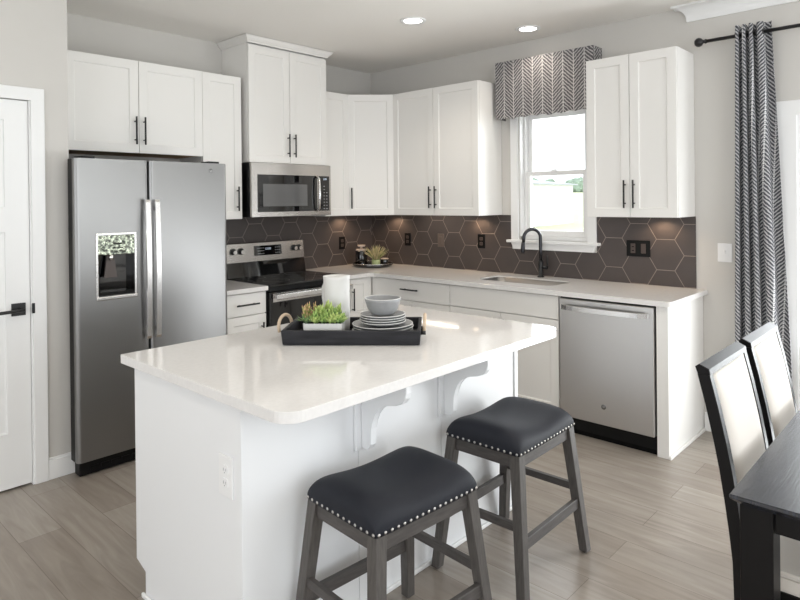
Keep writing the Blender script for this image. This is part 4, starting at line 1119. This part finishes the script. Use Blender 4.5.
# ------------------------------------------------------------------ stools
def make_stool(label, loc, rz):
    t = thing('counter_stool', label, 'stool', loc, rz, 'saddle counter stools at the island')
    w2, d2, zn, sp_ = .226, .176, .554, .050
    LEG = .043
    # legs
    zt = zn-.014
    legs = {}
    for sx_ in (-1, 1):
        for sy_ in (-1, 1):
            def corner(k, L):      # k=0 top..1 floor ; outer corner position
                return (sx_*(w2-.006+sp_*k), sy_*(d2-.006+sp_*k))
            def quad(k, L):
                x, y = corner(k, L)
                return [(x, y), (x-sx_*L, y), (x-sx_*L, y-sy_*L), (x, y-sy_*L)]
            m = MB().hexa(quad(1, .037), quad(0, LEG), .006, zt, bev=.002)
            lg = m.build('leg', STOOLW, t)
            x, y = corner(1, LEG)
            MB().lathe([(0, 0), (.011, 0), (.011, .006), (0, .006)], (x-sx_*.019, y-sy_*.019, 0), 12).build('foot_glide', BLKPL, lg)
    # apron rails
    for sy_ in (-1, 1):
        MB().box(-w2+.045, w2-.045, sy_*(d2-.014), sy_*(d2-.036), zn-.066, zn-.014, .0015).build('apron_rail', STOOLH, t)
    for sx_ in (-1, 1):
        MB().box(sx_*(w2-.014), sx_*(w2-.036), -d2+.045, d2-.045, zn-.066, zn-.014, .0015).build('apron_rail', STOOLH, t)
    # stretchers
    def inset(z): k = (zt-z)/zt; return sp_*k
    zs = .215
    for sy_ in (-1, 1):
        e = inset(zs); y = sy_*(d2-.024+e); x = w2-.03+e
        MB().beam((-x, y, zs), (x, y, zs), .020, .042, .0015).build('stretcher', STOOLH, t)
    zs = .277
    for sx_ in (-1, 1):
        e = inset(zs); x = sx_*(w2-.024+e); y = d2-.03+e
        MB().beam((x, -y, zs), (x, y, zs), .020, .030, .0015).build('stretcher', STOOLH, t)
    # saddle cushion
    mb = MB(); bm = mb.bm; N1, N2 = 40, 32
    def P(a, b):
        # square -> rounded square
        r = .10
        x = a*w2; y = b*d2
        edge = max(abs(a), abs(b))
        ra = (1-abs(a)**5); rb = (1-abs(b)**5)
        lift = max(0, ra)**.42*max(0, rb)**.42
        hgt = .044+.044*abs(a)**1.9*(1-.25*abs(b)**3)+.004*(1-b*b)
        # pull corners in
        cr_ = (abs(a)*abs(b))**8
        bulge = .006*math.sin(PI*min(1, lift*1.0))
        x *= 1-.022*cr_+bulge*.0; y *= 1-.028*cr_
        return (x, y, zn+hgt*lift)
    G = [[bm.verts.new(P(math.sin(PI/2*(-1+2*i/N1)), math.sin(PI/2*(-1+2*j/N2)))) for j in range(N2+1)] for i in range(N1+1)]
    for i in range(N1):
        for j in range(N2): bm.faces.new((G[i][j], G[i+1][j], G[i+1][j+1], G[i][j+1])).smooth = True
    per = [G[i][0] for i in range(N1)]+[G[N1][j] for j in range(N2)]+[G[i][N2] for i in range(N1, 0, -1)]+[G[0][j] for j in range(N2, 0, -1)]
    low = [bm.verts.new((v.co.x*.999, v.co.y*.999, zn-.0135)) for v in per]; n = len(per)
    for k in range(n): bm.faces.new((per[k], per[(k+1) % n], low[(k+1) % n], low[k])).smooth = True
    bm.faces.new(low)
    seat = mb.build('seat', SEATF, t)
    # nailheads
    base = None; spots = []
    nx, ny = 18, 13
    for i in range(nx):
        x = -w2+.012+(2*w2-.024)*i/(nx-1); spots += [(x, -d2, 'y', -1), (x, d2, 'y', 1)]
    for j in range(ny):
        y = -d2+.012+(2*d2-.024)*j/(ny-1); spots += [(-w2, y, 'x', -1), (w2, y, 'x', 1)]
    nb = MB().lathe([(0, -.001), (.0052, -.001), (.0050, .0008), (.0032, .0024), (0, .003)], n=10)
    first = nb.build('nailhead', NAIL, seat)
    for k, (x, y, ax, sg) in enumerate(spots):
        o = first if k == 0 else first.copy()
        if k: COL.objects.link(o); o.parent = seat
        q = abs(x)/w2*abs(y)/d2
        o.location = (x*(1-.01*q**8), y*(1-.013*q**8), zn-.006)
        o.rotation_euler = (PI/2*(1 if sg < 0 else -1), 0, 0) if ax == 'y' else (0, PI/2*sg, 0)
    return t
st1 = make_stool('grey counter stool with charcoal saddle seat, nearer the camera', (-2.806, -2.932, 0), -.075)
dup(st1, (-2.068, -2.912, 0), .015, 'grey counter stool with charcoal saddle seat, at the far end of the island')

# ------------------------------------------------------------------ dining table and chairs
TX0, TX1, TY0, TY1, TZ = -2.590, -.98, -3.885, -4.85, .76
tb = thing('dining_table', 'black wooden dining table at the right edge', 'table', (-1.78, -4.37, 0))
O = (-1.78, -4.37, 0)
bm_ = MB().prism([(TX0, TY1), (TX1, TY1), (TX1, TY0), (TX0, TY0)], TZ-.010, TZ, bev=.0015, seg=2)
vs = []
bm_.hexa([(TX0+.022, TY1+.022), (TX1-.022, TY1+.022), (TX1-.022, TY0-.022), (TX0+.022, TY0-.022)], [(TX0+.001, TY1+.001), (TX1-.001, TY1+.001), (TX1-.001, TY0-.001), (TX0+.001, TY0-.001)], TZ-.028, TZ-.0105)
bm_.build('tabletop', TABLEM, tb, O)
for (x, y) in ((TX0+.065, TY0-.065+.012), (TX0+.065, TY1+.053), (TX1-.065, TY0-.053), (TX1-.065, TY1+.053)):
    MB().box(x-.037, x+.037, y-.037, y+.037, 0, TZ-.0285, .003).build('leg', CHAIRW, tb, O)
for y in (TY0-.05, TY1+.05): MB().box(TX0+.103, TX1-.103, y-.011, y+.011, .675, TZ-.0285, .001).build('apron', CHAIRW, tb, O)
for x in (TX0+.055, TX1-.055): MB().box(x-.011, x+.011, TY1+.091, TY0-.091, .675, TZ-.0285, .001).build('apron', CHAIRW, tb, O)

def make_chair(label, loc, rz):
    """origin: floor under the middle of the back's left-right span; the chair faces -y"""
    t = thing('dining_chair', label, 'chair', loc, rz, 'dining chairs at the black table')
    W = .195; SW = .028
    prof_f = [(0, .0), (.352, .0), (.465, .003), (.634, .023), (.796, .050), (1.0, .097)]   # z, y of rear face of the stile
    thk = .034
    for s in (-1, 1):
        mb = MB(); bm = mb.bm; rings = []
        zz = [(0, -.010+.02), (.2, .004), (.352, 0), (.465, .003), (.55, .012), (.634, .023), (.72, .036), (.796, .050), (.90, .072), (.985, .093)]
        for (z, y) in zz:
            x0 = s*W; x1 = s*(W-SW)
            rings.append([bm.verts.new(p) for p in ((x0, y, z), (x1, y, z), (x1, y-thk, z), (x0, y-thk, z))])
        for i in range(len(rings)-1):
            for k in range(4): bm.faces.new((rings[i][k], rings[i][(k+1) % 4], rings[i+1][(k+1) % 4], rings[i+1][k]))
        bm.faces.new(rings[0]); bm.faces.new(rings[-1])
        mb.build('back_post', CHAIRW, t)
    MB().prism([(.093, .9855), (.100, 1.005), (.088, 1.014), (.061, 1.002), (.058, .9855)], -W, W, axis='x', bev=.002).build('top_rail', CHAIRW, t)
    # upholstered back
    mb = MB(); bm = mb.bm; n = 16; m_ = 10; F = []; B = []
    zz = [.50+(.984-.50)*i/n for i in range(n+1)]
    def yb(z):
        pts = [(.352, 0), (.465, .003), (.55, .012), (.634, .023), (.72, .036), (.796, .050), (.90, .072), (1.0, .096)]
        for (a, b) in zip(pts, pts[1:]):
            if a[0] <= z <= b[0]: return a[1]+(b[1]-a[1])*(z-a[0])/(b[0]-a[0])
        return pts[-1][1]
    for z in zz:
        fr_ = []; bk = []
        for j in range(m_+1):
            u = -1+2*j/m_; x = u*(W-SW-.0005); v = (z-.50)/(.484)
            bl = .012*max(0, 1-abs(u)**6)**.5*max(0, 1-abs(2*v-1)**8)**.5
            fr_.append(bm.verts.new((x, yb(z)-.030-bl, z))); bk.append(bm.verts.new((x, yb(z)-.004, z)))
        F.append(fr_); B.append(bk)
    for i in range(n):
        for j in range(m_):
            bm.faces.new((F[i][j], F[i][j+1], F[i+1][j+1], F[i+1][j])).smooth = True
            bm.faces.new((B[i][j], B[i+1][j], B[i+1][j+1], B[i][j+1])).smooth = True
        bm.faces.new((F[i][0], F[i+1][0], B[i+1][0], B[i][0])); bm.faces.new((F[i][m_], B[i][m_], B[i+1][m_], F[i+1][m_]))
    bm.faces.new(F[0]+B[0][::-1]); bm.faces.new(F[n]+B[n][::-1])
    mb.build('backrest', CHAIRF, t)
    MB().prism(roundrect(-W-.005, W+.005, -.45, -.036, .02, 4), .43, .485, bev=.012, seg=3).build('seat', CHAIRF, t)
    MB().box(-W+.03, W-.03, -.43, -.415, .37, .429).box(-W+.03, W-.03, -.035, -.020, .37, .43).box(-W+.002, -W+.02, -.40, -.035, .37, .429).box(W-.02, W-.002, -.40, -.035, .37, .429).build('seat_frame', CHAIRW, t)
    for s in (-1, 1):
        MB().hexa([(s*W-s*.004, -.436), (s*W-s*.032, -.436), (s*W-s*.032, -.408), (s*W-s*.004, -.408)], [(s*W, -.44), (s*W-s*.04, -.44), (s*W-s*.04, -.40), (s*W, -.40)], 0, .429).build('front_leg', CHAIRW, t)
    return t
c1 = make_chair('espresso dining chair with cream back, nearer the camera', (-2.160, -3.832, 0), 0)
dup(c1, (-1.716, -3.834, 0), 0, 'espresso dining chair with cream back, nearer the curtain')

# ------------------------------------------------------------------ outdoors
g = MB(); gz = lambda x: -.30 if x < 6 else -.30+(x-6)*.0262
gp_ = [(.3, -60, -.3), (6, -60, -.3), (180, -60, gz(180)), (180, 160, gz(180)), (6, 160, -.3), (.3, 160, -.3)]
v_ = [g.bm.verts.new(p) for p in gp_]; g.bm.faces.new((v_[0], v_[1], v_[4], v_[5])); g.bm.faces.new((v_[1], v_[2], v_[3], v_[4]))
struct(g.build('ground', LAWN))
hs = thing('neighbour_house', 'white gabled house across the lawn seen through the kitchen window', 'house', (24, 16.0, gz(24)))
MB().prism([(-4.2, 0), (-4.2, 2.15), (0.0, 2.6), (4.0, 2.15), (4.0, 0)], -3, 3, axis='x').build('walls', HOUSEW, hs)
MB().prism([(-4.4, 2.11), (0.0, 2.61), (4.2, 2.11), (4.2, 2.17), (0, 2.68), (-4.4, 2.17)], -3.2, 3.2, axis='x').build('roof', HOUSER, hs)
MB().box(-3.03, -2.99, -1.6, -.6, .8, 1.5).build('window', HOUSER, hs)
def blob(mb, c, r, sd, sq=1.0):
    g = bmesh.ops.create_icosphere(mb.bm, subdivisions=3, radius=1)
    for v in g['verts']:
        d = 1+.28*noise.noise(v.co*1.7+Vector((sd, sd*2, 0)))+.16*noise.noise(v.co*4.5+Vector((sd, 0, sd)))
        v.co = Vector((c[0]+v.co.x*r*d, c[1]+v.co.y*r*d, c[2]+v.co.z*r*d*sq))
def tree(label, x, y, r, h_, m, sd, grp, z=-.1):
    t = thing('tree', label, 'tree', (x, y, z), 0, grp)
    MB().tube([(0, 0, 0), (.05, 0, h_*.4), (0, .05, h_*.7)], [r*.09, r*.07, r*.04], 8).build('trunk', TRUNK, t)
    mb = MB(); rn = random.Random(sd)
    blob(mb, (0, 0, h_-r*.7), r, sd)
    for k in range(5):
        a = rn.uniform(0, 6.28); blob(mb, (cos(a)*r*.6, sin(a)*r*.6, h_-r*rn.uniform(.8, 1.4)), r*.6, sd+k+1)
    mb.build('crown', m, t)
gT = 'trees on the horizon beyond the kitchen window'
tl = MB(); rn = random.Random(3)
for i in range(34):
    blob(tl, (rn.uniform(-4, 4), i*2.3, 1.6+rn.uniform(-.3, .5)), 2.0+rn.uniform(-.3, .6), i)
tlo = tl.build('distant_woods', TREEM); tlo.location = (152, 52, gz(152)-.3)
tag(tlo, 'hazy green tree line on the horizon beyond the lawn, seen through the kitchen window', 'trees', kind='stuff')
tree('green tree outside the patio door glass', 14, -.55, 1.2, 2.7, TREED, 31, None)
for i, (x, y, s_) in enumerate([(9.5, -.9, .55), (12, -2.2, .6), (11, -4.4, .55)]):
    t = thing('shrub', ['green shrub outside the patio door, closest to the house wall', 'green shrub outside the patio door, middle one', 'green shrub outside the patio door, farthest to the right'][i], 'shrub', (x, y, gz(x)))
    mb = MB(); blob(mb, (0, 0, s_*.8), s_, 50+i, .8); blob(mb, (s_*.5, .1, s_*.6), s_*.7, 60+i, .8); mb.build('foliage', TREED, t)
    MB().tube([(0, 0, 0), (0, 0, s_*.5)], .04, 6).build('stem', TRUNK, t)
